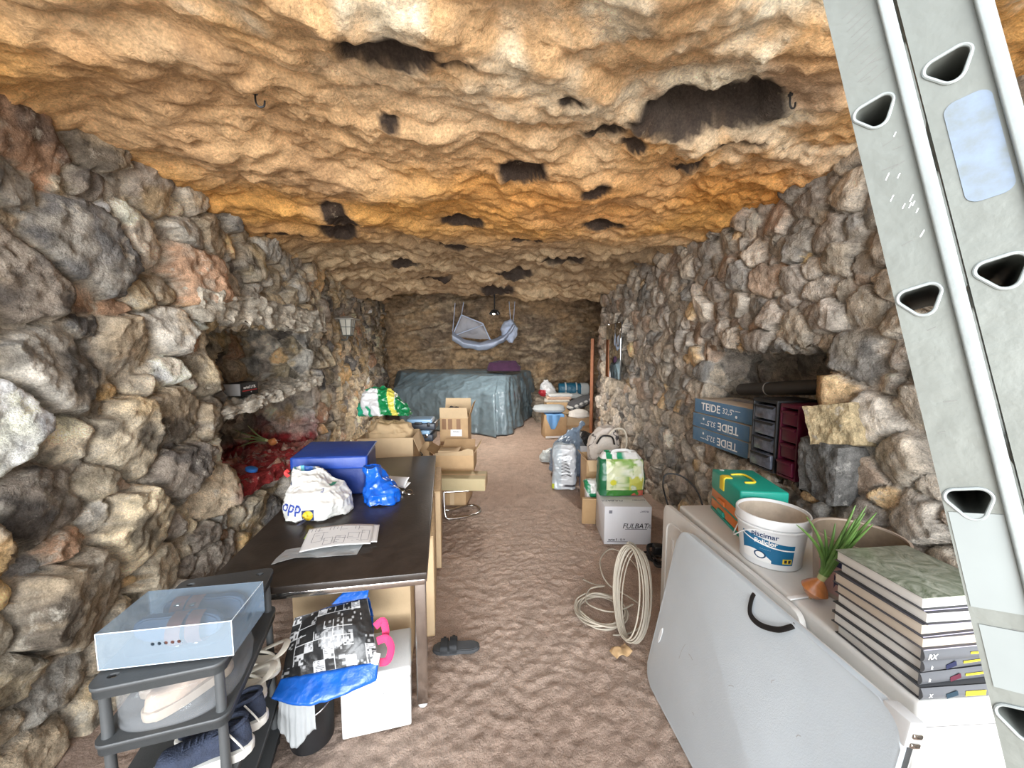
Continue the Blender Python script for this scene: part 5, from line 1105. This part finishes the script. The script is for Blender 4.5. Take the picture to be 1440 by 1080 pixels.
for i, (th, L_, pg_, fr, lab) in enumerate(books):
    W_ = .255+.012*(i % 3); D_ = .255
    t = thing('book', lab, 'book', (BKX+offs[i][0], BKY+offs[i][1], z), math.radians((-2, 1, 2, -1, 0, 1, -1, 0)[i]+3), 'books stacked on the freezer')
    ct = .0022
    cov = CVG if i == 7 else (CVD if fr == 'spine' else M('book_cover_%d' % i, ((.05, .05, .055), (.08, .075, .08), (.06, .06, .07))[i % 3], .5))
    obj('cover', box_bm((W_/2, D_/2, ct/2), (W_, D_, ct), .0008), cov if i != 7 else CVD, t); obj('cover', box_bm((W_/2, D_/2, th-ct/2), (W_, D_, ct), .0008), cov, t)
    if fr == 'spine':
        bm = bmn(); add_prism(bm, [(0.0, 0.0)]+[(-.007*math.sin(PI*k/8), th*k/8) for k in range(9)]+[(.003, th), (.003, 0)], 0, W_, mtx=Matrix(((0, 0, 1, 0), (1, 0, 0, 0), (0, 1, 0, 0), (0, 0, 0, 1))))
        obj('spine', bm, CVS, t, ang=30)
        obj('pages', box_bm((W_/2+.002, D_/2, th/2), (W_-.008, D_-.012, th-2*ct), .001), PGW, t)
        mk = ((.012, .035, .055), (.09, .012, .028), (.012, .016, .055), None)[i]
        zc = th/2
        if mk: quad(t, 'emblem', M('mark_%d' % i, mk, .6), (.085+.02*(i % 2), -.0065, zc), (1, 0, .25), (0, 0, 1), .034, .014, .0015, None)
        text(t, ('X', 'k', 'k', 'RX')[i], .020 if i == 3 else .013, WINK, (.022, -.0068, zc), (1, 0, 0), (0, 0, 1), .0005, .2, off=.0008)
        quad(t, 'title_strip', YINK, (.155+.012*(i % 2), -.0068, zc+(.004 if i else 0)), (1, 0, 0), (0, 0, 1), .06, .006 if i else .014, .0012)
    else:
        obj('pages', box_bm((W_/2+.001, D_/2+.001, th/2), (W_-.010, D_-.010, th-2*ct), .002), PGT if pg_ == 'tan' else PGW, t)
        obj('spine', box_bm((W_-.001, D_/2, th/2), (.003, D_, th), .0008), cov, t)
        quad(t, 'cover_edge', CVP, (W_/2, -.0008, ct/2), (1, 0, 0), (0, 0, 1), W_*.98, ct*1.1, .0004)
    z += th+.0006
# ================================================================== RIGHT NICHE
SACKB = M('cement_sack_blue', (.05, .14, .27), .8, c2=(.13, .22, .31), scale=4, bump=.2, bscale=30); SACKP = M('cement_sack_paper', (.58, .53, .45), .85, var=.1, scale=6, bump=.3, bscale=25)
SZ = .975
for k, (x, y, z, rz, up, lab) in enumerate(((1.885, 3.06, SZ, 5.5, -1, 'blue and white cement sack at the bottom of the niche stack'), (1.875, 3.045, SZ+.130, 6, -1, 'blue and white cement sack in the middle of the niche stack'), (1.88, 3.02, SZ+.260, 7, 1, 'blue and white cement sack on top of the niche stack'))):
    t = thing('cement_sack', lab, 'sack', (x, y, z), math.radians(rz), 'cement sacks in the right niche')
    # local: front face -x, length y
    b_ = bag('sack', SACKP, t, [(0, 0, .19, .315, .20, 0), (.1, .006, .203, .333, .2, 0), (.5, .0625, .207, .338, .2, 0), (.9, .119, .203, .333, .2, 0), (1, .125, .19, .315, .2, 0)], 14, 120, 20, .004, 6, .004, 110+k)
    fm = sheet('printed_side', lambda u, v: (-.0085-.006*np.sin(PI*v)*np.sin(PI*u)**.3, .335-.67*u, .004+.117*v), SACKB, t, 40, 12, 0, .003, 8, 5+k)
    s_ = .090
    o_ = Vector((-.016, .10*up*.6, .0625)); xx = Vector((0, -1, 0))*up; yy = Vector((0, 0, 1))*up
    text(t, 'TEIDE', s_, WINK, o_+xx*-.06, xx, yy, .0012, off=.002); text(t, '32,5', s_*.72, WINK, o_+xx*.135, xx, yy, -.0004, off=.002)
    text(t, '25kg  cemento', .016, WINK, o_+xx*.225+yy*.02, xx, yy, .0, off=.002); disc(t, 'round_mark', WINK, o_+xx*.235-yy*.025+Vector((-.003, 0, 0)), xx, yy, .011, 0)
    text(t, '5', .10, INK, Vector((.18, -.346, .0625)), (up, 0, 0), (0, 0, up), .001, off=.002)
    if k == 2: text(t, 'TEIDE', .14, GINK, Vector((.2, 0, .129)), (0, -1, 0), (1, 0, 0), .001, off=.001)
def drawer_tower(lab, loc, rz, w, d, h, n, cm, fm, top):
    t = thing('drawer_tower', lab, 'drawers', loc, math.radians(rz), 'small drawer towers in the right niche')
    obj('top', box_bm((d/2, 0, h-.012), (d, w, .024), .006), top, t); obj('base', box_bm((d/2, 0, .008), (d, w, .016), .004), cm, t)
    for s in (-1, 1): obj('side_panel', box_bm((d/2, s*(w/2-.006), h/2), (d, .012, h-.02), .003), cm, t)
    obj('back', box_bm((d-.005, 0, h/2), (.01, w-.02, h-.03), .001), cm, t); hh = (h-.05)/n
    for k in range(n):
        z0 = .02+k*hh
        q = obj('drawer', box_bm((d/2-.01+(-.02 if k == 0 else 0), 0, z0+hh*.46), (d-.03, w-.03, hh*.86), .006), fm, t)
        obj('drawer_lip', prism_bm([(-w*.40, 0), (w*.40, 0), (w*.32, -.016), (-w*.32, -.016)], 0, .012, .002, mtx=T(.006+(-.02 if k == 0 else 0), 0, z0+hh*.86) @ Matrix(((0, 0, -1, 0), (1, 0, 0, 0), (0, 1, 0, 0), (0, 0, 0, 1)))), cm, q)
    return t
SMOKE = M('smoky_drawer', (.085, .095, .12), .25, var=.6, scale=14, coat=.4); BURG = M('burgundy_plastic', (.065, .004, .016), .35, var=.15)
drawer_tower('black plastic drawer tower with smoky drawers in the niche, beside the cement sacks', (1.85, 2.50, SZ), 4, .215, .32, .485, 4, BLACK, SMOKE, BLACK)
drawer_tower('burgundy plastic drawer tower in the niche, nearer than the black one', (1.87, 2.305, SZ), 4, .145, .32, .475, 4, BURG, BURG, BURG)
t = thing('black_tube', 'thick black plastic roll lying on the sacks in the right niche', 'tube', (0, 0, 0))
p0, p1 = Vector((2.17, 3.22, 1.445)), Vector((2.12, 2.30, 1.562))
obj('pipe', tube_bm([p0, p1], .052, 28), M('black_roll', (.03, .027, .024), .5, var=.2), t); dv = (p1-p0).normalized(); pm = p0+(p1-p0)*.38
obj('tape_ring', tube_bm([pm, pm+dv*.012], .0535, 28), M('grey_tape', (.3, .29, .27), .6), t)
tag(rockbox('trim_5', (1.975, 2.03, 1.375), (.26, .24, .22), 21, bpy.data.materials['stone_wall_grey_rock'], (.54, .43, .26), .022, n=40, f=4.5), 'pale yellow squared stone at the near edge of the right niche', kind='structure')
o = bpy.data.objects['trim_5']; o.matrix_world = T(1.975, 2.03, 1.375) @ R('X', -14) @ R('Z', 12) @ T(-1.975, -2.03, -1.375)
tag(rockbox('trim_6', (1.985, 2.06, 1.105), (.26, .25, .32), 23, bpy.data.materials['stone_wall_grey_rock'], (.19, .185, .175), .03, n=40, f=4.5), 'dark grey stone under the yellow one at the right niche', kind='structure')
# ================================================================== RIGHT FLOOR ITEMS
t = thing('battery_carton', 'white carton with black lettering on the floor by the right wall', 'box', (1.25, 3.36, 0), math.radians(-4))
WC = M('white_carton', (.66, .66, .68), .7, var=.04, scale=4)
obj('body', box_bm((0, .19, .18), (.43, .38, .36), .004), WC, t); quad(t, 'tape', M('tape_clear', (.6, .6, .6), .3), (0, .19, .3605), (1, 0, 0), (0, 1, 0), .42, .05)
text(t, 'FULBAT', .066, INK, (.065, 0, .175), (1, 0, 0), (0, 0, 1), .0006, .25); text(t, '/\\.', .05, INK, (.195, 0, .172), (1, 0, 0), (0, 0, 1), .0005, .3); quad(t, 'underline', INK, (.075, 0, .146), (1, 0, 0), (0, 0, 1), .20, .004)
text(t, 'FULBAT/\\', .050, GINK, (-.11, .14, .36), (-1, 0, 0), (0, -1, 0), .001, .25); text(t, 'BATTERY', .03, GINK, (.14, .16, .36), (-1, 0, 0), (0, -1, 0), .001, .0)
text(t, 'series 5 - 12 V', .026, INK, (-.10, 0, .045), (1, 0, 0), (0, 0, 1), .0008); quad(t, 'underline', INK, (-.09, 0, .026), (1, 0, 0), (0, 0, 1), .19, .004); text(t, 'FULBAT', .022, GINK, (.15, 0, .315), (-1, 0, 0), (0, 0, -1), .0008, .2)
quad(t, 'small_mark', GINK, (-.16, 0, .31), (1, 0, 0), (0, 0, 1), .03, .03)
# vegetable-print bag on the carton
t = thing('reusable_bag', 'reusable bag printed with lettuce, green edged, standing on the white carton', 'bag', (1.29, 3.70, .3615), math.radians(-3))
def vegcol(u, v, P, h):
    q = P.reshape(-1, 3); n1 = fbm(q, 9, 4, 3, True).reshape(u.shape); n2 = fbm(q, 14, 3, 7).reshape(u.shape)
    x, y, zz = P[..., 0], P[..., 1], P[..., 2]
    K = lerp(np.array((.66, .70, .44)), np.array((.24, .40, .09)), sstep(.2, .65, n1)[..., None]); K = lerp(K, np.array((.78, .80, .70)), sstep(.0, -.5, n2)[..., None])
    K[(np.abs(x-.12) < .07) & (zz < .2) & (n2 > -.1)] = (.55, .55, .10); K[((x+.10)**2+(zz-.14)**2 < .0009)] = (.65, .62, .05)
    K[(zz < .065) & (n1 > -.35)] = (.04, .20, .03); K[(zz < .06) & (x > .08) & (n2 > 0)] = (.5, .12, .08)
    K[x < -.165] = (.008, .13, .05); K[x > .205] = (.01, .09, .035); K[(v > .80)] = (.72, .72, .70); K[(v > .80) & (np.abs(x+.02) < .035)] = (.01, .28, .13)
    K[(v > .80) & (np.abs(x+.13) < .03)] = (.01, .25, .10); return K
bag('skin', attr_mat('vegetable_print', .4, .25, 20, coat=.15), t, [(0, 0, .215, .09, 0, 0), (.05, .004, .228, .105, 0, 0), (.4, .16, .232, .11, 0, 0), (.75, .34, .222, .085, 0, .01), (.86, .385, .19, .06, -.01, .02), (.94, .42, .16, .05, -.01, .03), (1, .405, .14, .035, -.01, .03)], 5, 300, 160, .010, 5, .012, 120, vegcol)
obj('handle', tube_bm(smooth_pts([(-.10, -.02, .37), (-.09, -.03, .43), (.0, -.03, .445), (.07, -.02, .43), (.08, -.02, .37)], k=6), .014, 8, flat=(0, 1, 0)), M('white_webbing', (.68, .68, .66), .7), t)
# brown paper bag and canvas tote behind
t = thing('cardboard_box', 'tall brown cardboard box on the floor holding the cream canvas tote', 'box', (1.27, 4.33, 0), math.radians(-3))
bm = bmn(); carton(bm, .40, .36, .56, .006); obj('body', bm, KRAFT, t, smooth=False); flap(t, KRAFT2, (0, -.182, .56), (1, 0, 0), (0, -.4, -.9), .38, .12); flap(t, KRAFT, (-.20, 0, .56), (0, -1, 0), (-.5, 0, .4), .34, .05)
t = thing('tote_bag', 'cream canvas tote bag with black cords bulging out of the tall brown box', 'bag', (1.28, 4.33, .30), 0)
def tote(u, v, P, h):
    K = np.full(u.shape+(3,), .62); K[..., 1] = .56; K[..., 2] = .50; q = P.reshape(-1, 3); n = fbm(q, 6, 3, 2).reshape(u.shape)
    K[(np.abs(n) < .035) & (P[..., 2] > .25) & (np.sin(u) < -.1)] = (.05, .045, .05); return K
bag('skin', attr_mat('canvas', .9, .4, 60), t, [(0, 0, .15, .12, 0, 0), (.3, .18, .15, .12, 0, 0), (.42, .26, .165, .13, .0, 0), (.55, .38, .18, .145, .0, 0), (.8, .50, .15, .12, .02, .02), (.95, .60, .08, .06, .05, .03), (1, .60, .03, .03, .05, .03)], 2.6, 110, 70, .02, 5, .03, 125, tote, keep=([0, .35, .5, 1], [.2, .3, 1, 1]))
CORD = M('cream_rope', (.62, .56, .46), .8)
obj('handle', tube_bm(smooth_pts([(.02, -.10, .50), (.10, -.13, .60), (.22, -.10, .58), (.27, -.05, .42), (.24, -.04, .30)], k=7), .010, 8), CORD, t); obj('handle', tube_bm(smooth_pts([(-.10, -.135, .44), (-.05, -.17, .53), (.06, -.16, .52), (.10, -.14, .43)], k=7), .010, 8), BLACK, t)
obj('handle_strip', tube_bm(smooth_pts([(-.09, -.175, .33), (-.085, -.235, .27), (-.08, -.262, .12), (-.08, -.262, .0)], k=5), .022, 8, flat=(0, 1, 0)), M('white_webbing_2', (.66, .64, .60), .8), t)
# small green-white bag squeezed before it
t = thing('plastic_shopping_bag', 'small green and white plastic bag squeezed between the white carton and the brown box', 'bag', (1.06, 3.93, 0), math.radians(-6))
def gw(u, v, P, h):
    K = np.full(u.shape+(3,), .70); a = np.mod(P[..., 0]*5+P[..., 2]*3.5+.2, 1); K[a < .42] = (.012, .22, .09); K[(P[..., 2] > .30) & (P[..., 0] > -.02)] = (.66, .66, .62); return K
bag('skin', attr_mat('green_white_bag_2', .38, .3, 24, coat=.2), t, [(0, 0, .055, .07, 0, 0), (.2, .05, .075, .09, 0, 0), (.6, .25, .080, .09, 0, 0), (.9, .40, .085, .06, .0, 0), (1, .42, .06, .03, 0, 0)], 3, 80, 50, .018, 7, .012, 130, gw)
t = thing('cardboard_offcut', 'brown cardboard flap leaning on the left side of the white carton', 'cardboard', (1.0, 3.80, .0), math.radians(-8))
obj('sheet', box_bm((0, 0, .14), (.14, .012, .28), .002), KRAFTD, t).matrix_local = R('X', 4); obj('bent_edge', box_bm((0, -.02, .275), (.14, .05, .008), .002), KRAFT, t)
# silver striped bag with blue-grey heap, blue box
GRB = attr_mat('silver_grey_bag', .28, .4, 20, coat=.3)
t = thing('striped_bag', 'silvery grey plastic bag with black stripes standing on the floor at right', 'bag', (.945, 4.86, 0), math.radians(-12))
def sil(u, v, P, h):
    K = np.full(u.shape+(3,), .50); K[..., 0] = .42; K[..., 1] = .47; x, z = P[..., 0], P[..., 2]; q = P.reshape(-1, 3)
    K = K*(1+.35*fbm(q, 7, 3, 4).reshape(u.shape))[..., None]
    fr = (P[..., 1] < -.02) & (x > -.04); K[fr] = (.58, .60, .62)
    st = fr & (np.mod(z*24+x*9, 1) < .42) & (z > .17) & (z < .46) & (x > -.025) & (x < .10-(z-.17)*.25); K[st] = (.04, .045, .05)
    K[fr & (z < .07) & (z > .04) & (x > .02)] = (.08, .08, .09); K[(P[..., 1] < 0) & (x < -.12) & (z < .07)] = (.5, .55, .05); return K
bag('skin', GRB, t, [(0, 0, .14, .09, 0, 0), (.05, .01, .155, .105, 0, 0), (.5, .30, .155, .105, 0, 0), (.8, .52, .15, .09, 0, 0), (.95, .58, .12, .05, 0, 0), (1, .57, .08, .03, 0, 0)], 4, 130, 80, .014, 6, .012, 135, sil)
t = thing('blue_carton', 'blue and white upright carton beside the silvery striped bag', 'box', (1.19, 4.60, 0), math.radians(-8))
obj('body', box_bm((0, .14, .27), (.15, .28, .54), .004), M('pale_grey_card', (.42, .45, .50), .6, var=.1), t); quad(t, 'blue_panel', M('blue_card', (.05, .14, .33), .6), (-.02, 0, .12), (1, 0, 0), (0, 0, 1), .10, .22); quad(t, 'white_panel', PAPER, (.02, 0, .38), (1, 0, 0), (0, 0, 1), .09, .26); quad(t, 'side_panel', M('blue_card_2', (.06, .12, .26), .6), (-.075, .14, .25), (0, -1, 0), (0, 0, 1), .26, .46)
bm = bmn(); add_tube(bm, [(.02+.03*math.cos(a), -.002, .40+.04*math.sin(a)) for a in np.linspace(0, 2*PI, 20, endpoint=False)], .004, 6, closed=True); obj('ring_print', bm, INK, t)
t = thing('grey_plastic_bag', 'blue grey plastic bag full of soft things behind the striped bag', 'bag', (1.10, 5.42, 0), 0)
BG = M('blue_grey_film', (.20, .27, .36), .35, var=.25, scale=6, bump=.4, bscale=20, coat=.3)
bag('skin', BG, t, [(0, 0, .20, .16, 0, 0), (.15, .06, .27, .22, 0, 0), (.45, .28, .26, .21, -.0, 0), (.75, .50, .18, .15, .04, 0), (.9, .60, .10, .08, .10, .02), (1, .66, .06, .05, .14, .02)], 2.3, 100, 60, .035, 5, .03, 140)
obj('knot', tube_bm(smooth_pts([(.10, 0, .60), (.17, -.03, .68), (.20, 0, .74), (.24, .03, .70)], k=4), [.03]*12+[.02], 8), BG, t)
t = thing('clear_bag', 'small pale clear plastic bag on the floor left of the grey bags', 'bag', (.93, 6.05, 0), 0)
bag('skin', M('pale_film', (.52, .56, .55), .35, var=.12, scale=6, bump=.3, bscale=25), t, [(0, 0, .15, .12, 0, 0), (.3, .06, .17, .14, 0, 0), (.7, .15, .13, .10, .02, 0), (1, .20, .05, .04, .05, 0)], 2.4, 70, 40, .03, 6, .02, 145)
t = thing('black_bag', 'small black bag behind the blue grey bag, near the plank', 'bag', (1.50, 6.15, 0), 0)
bag('skin', BLACK, t, [(0, 0, .16, .14, 0, 0), (.4, .22, .19, .16, 0, 0), (.8, .40, .14, .12, 0, 0), (1, .46, .05, .05, 0, 0)], 2.6, 70, 40, .03, 6, .02, 147)
# cables on the floor
t = thing('black_cable', 'tangled black cable and plug on the floor between the white carton and the freezer', 'cable')
rg = random.Random(5); pts = []
for k in range(34):
    a = k*1.15; pts.append((1.47+.13*math.cos(a)+rg.uniform(-.03, .03), 3.00+.17*math.sin(a*.9)+rg.uniform(-.04, .04), .012+.10*abs(math.sin(k*.7))*rg.random()))
obj('tangle', tube_bm(smooth_pts(pts, k=5), .009, 8), BLACK, t)
obj('lead', tube_bm(smooth_pts([(1.47, 3.0, .05), (1.55, 3.10, .30), (1.52, 3.20, .50), (1.50, 3.22, .62), (1.54, 3.24, .70), (1.66, 3.2, .69), (1.74, 3.1, .60), (1.76, 3.0, .45)], k=7), .007, 8), BLACK, t)
obj('plug', box_bm((1.43, 3.12, .07), (.09, .07, .10), .02, 3), BLACK, t)
t = thing('black_sack', 'crumpled black sack on the floor by the black cable at the freezer end', 'bag', (1.62, 2.53, 0), 0)
bag('skin', BLACK, t, [(0, 0, .16, .16, 0, 0), (.4, .10, .18, .19, 0, 0), (.8, .24, .10, .12, 0, 0), (1, .28, .04, .05, 0, 0)], 2.4, 80, 40, .03, 6, .03, 150)
t = thing('cable_coil', 'loose coil of cream cable lying flat on the earth floor', 'cable')
rg = random.Random(9)
pts = []
for k in range(150):
    a = -k*2*PI/20; e = .80+.05*math.sin(k*.37)+.04*rg.random(); w_ = .20*e
    pts.append((.742+w_*1.0*math.cos(a)+.012*math.sin(k*.21), 2.46+w_*1.0*math.sin(a)+.012*math.cos(k*.17), .007+.030*(k/150)+.006*math.sin(k*.9)))
obj('coil', tube_bm(smooth_pts(pts, k=3), .0052, 8), CABLE, t)
lp = [Vector(p) for p in (AZ(905, 842, .03), AZ(902, 812, .10), AZ(885, 785, .15), AZ(860, 772, .16), AZ(845, 785, .14), AZ(846, 805, .10), AZ(856, 822, .05), AZ(872, 832, .03), AZ(893, 845, .03), AZ(906, 856, .03))]
obj('stray_loop', tube_bm(smooth_pts(lp, k=8), .0052, 8), CABLE, t)
obj('stray_end', tube_bm(smooth_pts([AZ(820, 815, .01), AZ(836, 822, .02), AZ(850, 824, .04), AZ(830, 828, .04), AZ(824, 845, .035), AZ(840, 856, .04), AZ(865, 860, .045), AZ(890, 850, .045)], k=7), .0052, 8), CABLE, t)
obj('cut_end', tube_bm(smooth_pts([AZ(862, 893, .006), AZ(880, 892, .006), AZ(898, 884, .006)], k=5), .0052, 8), CABLE, t)
t = thing('cable_coil', 'tied coil of cream cable standing on edge against the folded tables', 'cable')
ca, cb_ = Vector((.840, 2.15, .012)), Vector((.955, 2.48, .46)); cc_ = (ca+cb_)/2; ax1 = (cb_-ca)/2; ax2 = Vector((.62, -.62, .30)).normalized()
ax2 = (ax2-ax1*ax2.dot(ax1)/ax1.length_squared).normalized(); nn = ax1.normalized().cross(ax2)
rg = random.Random(12)
for k in range(9):
    q = (k-4)/4; s1_ = 1-.05*rg.random()-.03*abs(q); r2 = .115*(1-.10*rg.random()); of = nn*(q*.06)
    pts = [cc_+ax1*s1_*math.cos(a)+ax2*r2*math.sin(a)+of*(1+.5*math.sin(a+k))+Vector((0, 0, .006)) for a in np.linspace(0, 2*PI, 44, endpoint=False)]
    for p in pts: p.z = max(p.z, .006)
    obj('loop', tube_bm(pts, .0048, 8, closed=True), CABLE, t)
obj('tie', tube_bm([cc_+ax1*1.0+nn*(.06*math.cos(a))+ax1.normalized()*.018*math.sin(a) for a in np.linspace(0, 2*PI, 20, endpoint=False)], .006, 8, closed=True), CABLE, t)
t = thing('onion_peel', 'dry brown onion peel on the floor below the cable coils', 'peel', (.765, 2.11, .0), .4)
sheet('peel', lambda u, v: (-.06+.12*u, -.035+.07*v, .006+.025*np.sin(PI*u)*np.sin(PI*v)+.014*np.sin(u*7)), M('dry_peel', (.50, .33, .17), .6, var=.2, scale=20), t, 24, 16, .0008, .006, 20, 5)
for (px, py, lab) in ((360, 152, 'small black metal hook in the ceiling on the left'), (1110, 158, 'small black metal hook in the ceiling on the right')):
    p = AZ(px, py, 2.82); p.z = ceil_z(p.x, p.y)-.045
    t = thing('ceiling_hook', lab, 'hook', p, .3, 'hooks in the cave ceiling')
    obj('rod', tube_bm(smooth_pts([(0, 0, .06), (0, 0, .0), (.012, 0, -.018), (.030, 0, -.012), (.034, 0, .010)], k=5), .004, 8), BLACK, t); obj('plate', lathe_bm([(0, .03), (.010, .03), (.010, .036), (0, .036)], 12), BLACK, t)
# ================================================================== LADDER
Nl = Vector((.77, .64, 0)).normalized(); dist = .75
def onplane(px, py): v = _ray(px, py); return CAMO+v*(dist/v.dot(Nl))
pa, pb_ = onplane(1157, 0), onplane(1415, 1080)
Ld = (pa-pb_).normalized(); Wd = Ld.cross(Nl).normalized()
if Wd.y > 0: Wd = -Wd
foot = pb_-Ld*(pb_.z/Ld.z)
LM = Matrix((Wd, Ld, Nl)).transposed().to_4x4(); LM.translation = foot
ldr = thing('ladder', 'aluminium extension ladder leaning at the right of the entrance', 'ladder'); ldr.matrix_world = LM
LMi = LM.inverted()
def loc2(px, py): q = LMi @ onplane(px, py); return q.x, q.y
TOP = (2.78-foot.z)/Ld.z
x1 = loc2(1255, 0)[0]; x2a = loc2(1268, 0)[0]; x2b = loc2(1372, 0)[0]
print('ladder widths', x1, x2a, x2b, foot, TOP)
def tri(cx, cy, r, rot, n=9):
    o = []
    for k in range(3):
        a0 = rot+k*2*PI/3; c = (cx+r*.52*math.cos(a0), cy+r*.52*math.sin(a0))
        for j in range(n+1):
            a = a0-PI/3+2*PI/3*j/n; o.append((c[0]+r*.50*math.cos(a), c[1]+r*.50*math.sin(a)))
    return o
h1 = sorted(loc2(*p)[1] for p in ((1232, 157), (1297, 397), (1370, 685), (1440, 1015))); h2 = sorted(loc2(*p)[1] for p in ((1343, 107), (1420, 378)))
sp_ = (h1[-1]-h1[0])/3; print('rungs', h1, h2, [loc2(*p)[0] for p in ((1232, 157), (1297, 397), (1370, 685), (1440, 1015), (1343, 107), (1420, 378))])
def rail_holes(ys_, y0, y1):
    b = ys_[0]; s = sp_; r_ = []
    k = math.ceil((y0+.05-b)/s)
    while b+k*s < y1-.05: r_.append(b+k*s); k += 1
    return r_
LWID = .36
sections = (('section_1', 0.0, x1-.012, h1, 0.0, TOP, 0), ('section_2', x2a-.004, x2b, h2, .35, TOP-.02, .002))
for nm, xa, xb, hs, y0, y1, zo in sections:
    rs = rail_holes(hs, y0, y1); xc = (xa+xb)/2-.002; hr_ = .0205
    for side in (0, 1):
        zb = zo+side*LWID
        bm = curve_plate([(xa, y0), (xb, y0), (xb, y1), (xa, y1)], [tri(xc, y, hr_, math.radians(35)) for y in rs], .0022); bm.transform(T(0, 0, zb))
        rl = obj('rail', bm, ALU, ldr, smooth=False)
        sg = 1 if side == 0 else -1
        bm = bmn()
        add_box(bm, (xa+.0012, (y0+y1)/2, zb+sg*.012), (.0024, y1-y0, .024), .0005); add_box(bm, (xb-.0012, (y0+y1)/2, zb+sg*.012), (.0024, y1-y0, .024), .0005)
        obj('flange', bm, ALU, rl, smooth=False)
        bm = bmn(); add_box(bm, (xb+.005, (y0+y1)/2, zb-.0035*sg), (.014, y1-y0, .009), .0028, 3); obj('edge_bead', bm, ALU_L, rl)
        for y in rs:
            bm = bmn(); add_tube(bm, [Vector((*p, zb-.0012*sg)) for p in tri(xc, y, hr_+.0012, math.radians(35))], .0022, 8, closed=True); obj('rung_collar', bm, ALU_L, rl)
    for y in rs:
        bm = bmn(); A = tri(xc, y, hr_, math.radians(35)); va = [bm.verts.new((*p, zo)) for p in A]; vb = [bm.verts.new((*p, zo+LWID)) for p in A]
        for k in range(len(A)): bm.faces.new((va[k], vb[k], vb[(k+1) % len(A)], va[(k+1) % len(A)]))
        obj('rung', bm, ALU, ldr)
for s in (0, 1): obj('rubber_foot', box_bm((x1/2, .02, s*LWID), (x1+.012, .06, .034), .006), BLACK, ldr)
# scraped label patches on the near rail
lp1, lp2 = loc2(1350, 720), loc2(1400, 1000)
quad(ldr, 'blank_sticker', M('grey_sticker', (.20, .22, .215), .45, var=.06, scale=5), ((x1-.012)/2, (lp1[1]+loc2(1385, 855)[1])/2, -.0012), (-1, 0, 0), (0, 1, 0), x1*.72, abs(lp1[1]-loc2(1385, 855)[1]), .0006)
quad(ldr, 'blank_sticker', bpy.data.materials['grey_sticker'], ((x1-.012)/2, (loc2(1395, 880)[1]+loc2(1420, 970)[1])/2, -.0012), (-1, 0, 0), (0, 1, 0), x1*.62, abs(loc2(1395, 880)[1]-loc2(1420, 970)[1]), .0006)
m_ = loc2(1390, 200); quad(ldr, 'blue_smear', M('blue_chalk', (.13, .15, .155), .6, c2=(.16, .21, .29), scale=40, var=.1), ((x2a+x2b)/2+.002, m_[1], .0008), (-1, 0, 0), (0, 1, 0), (x2b-x2a)*.72, .13, .0006, rad=.012)
SCR = M('bright_scratch', (.80, .82, .80), .4, .3); DSC = M('dark_scratch', (.14, .14, .13), .7)
rg = random.Random(3); RS1 = rail_holes(h1, 0, TOP); clear_ = lambda y: all(abs(y-q) > .034 for q in RS1)
bm = bmn()
for k in range(14):
    x, y = .012+.012*rg.random(), loc2(1180, 30)[1]-.012*k*.9
    if clear_(y): add_tube(bm, [(x, y, -.0014), (x+.022, y+.008, -.0014)], .0006, 4, flat=(0, 0, 1))
for k in range(26):
    x, y = rg.uniform(.01, x1-.03), rg.uniform(.9, TOP-.6); l = rg.uniform(.006, .016)
    if clear_(y): add_tube(bm, [(x, y, -.0014), (x+l, y+rg.uniform(-.004, .004), -.0014)], .0005, 4, flat=(0, 0, 1))
obj('scratches', bm, DSC, ldr, smooth=False)['kind'] = 'stuff'
bm = bmn()
for k in range(12):
    x, y = rg.uniform(.018, x1-.02), loc2(1260, 240)[1]+rg.uniform(-.10, .05); l = rg.uniform(.004, .009)
    if clear_(y): add_tube(bm, [(x, y, -.0014), (x+l*.6, y+l, -.0014)], .0006, 4, flat=(0, 0, 1))
obj('scratches', bm, SCR, ldr, smooth=False)['kind'] = 'stuff'
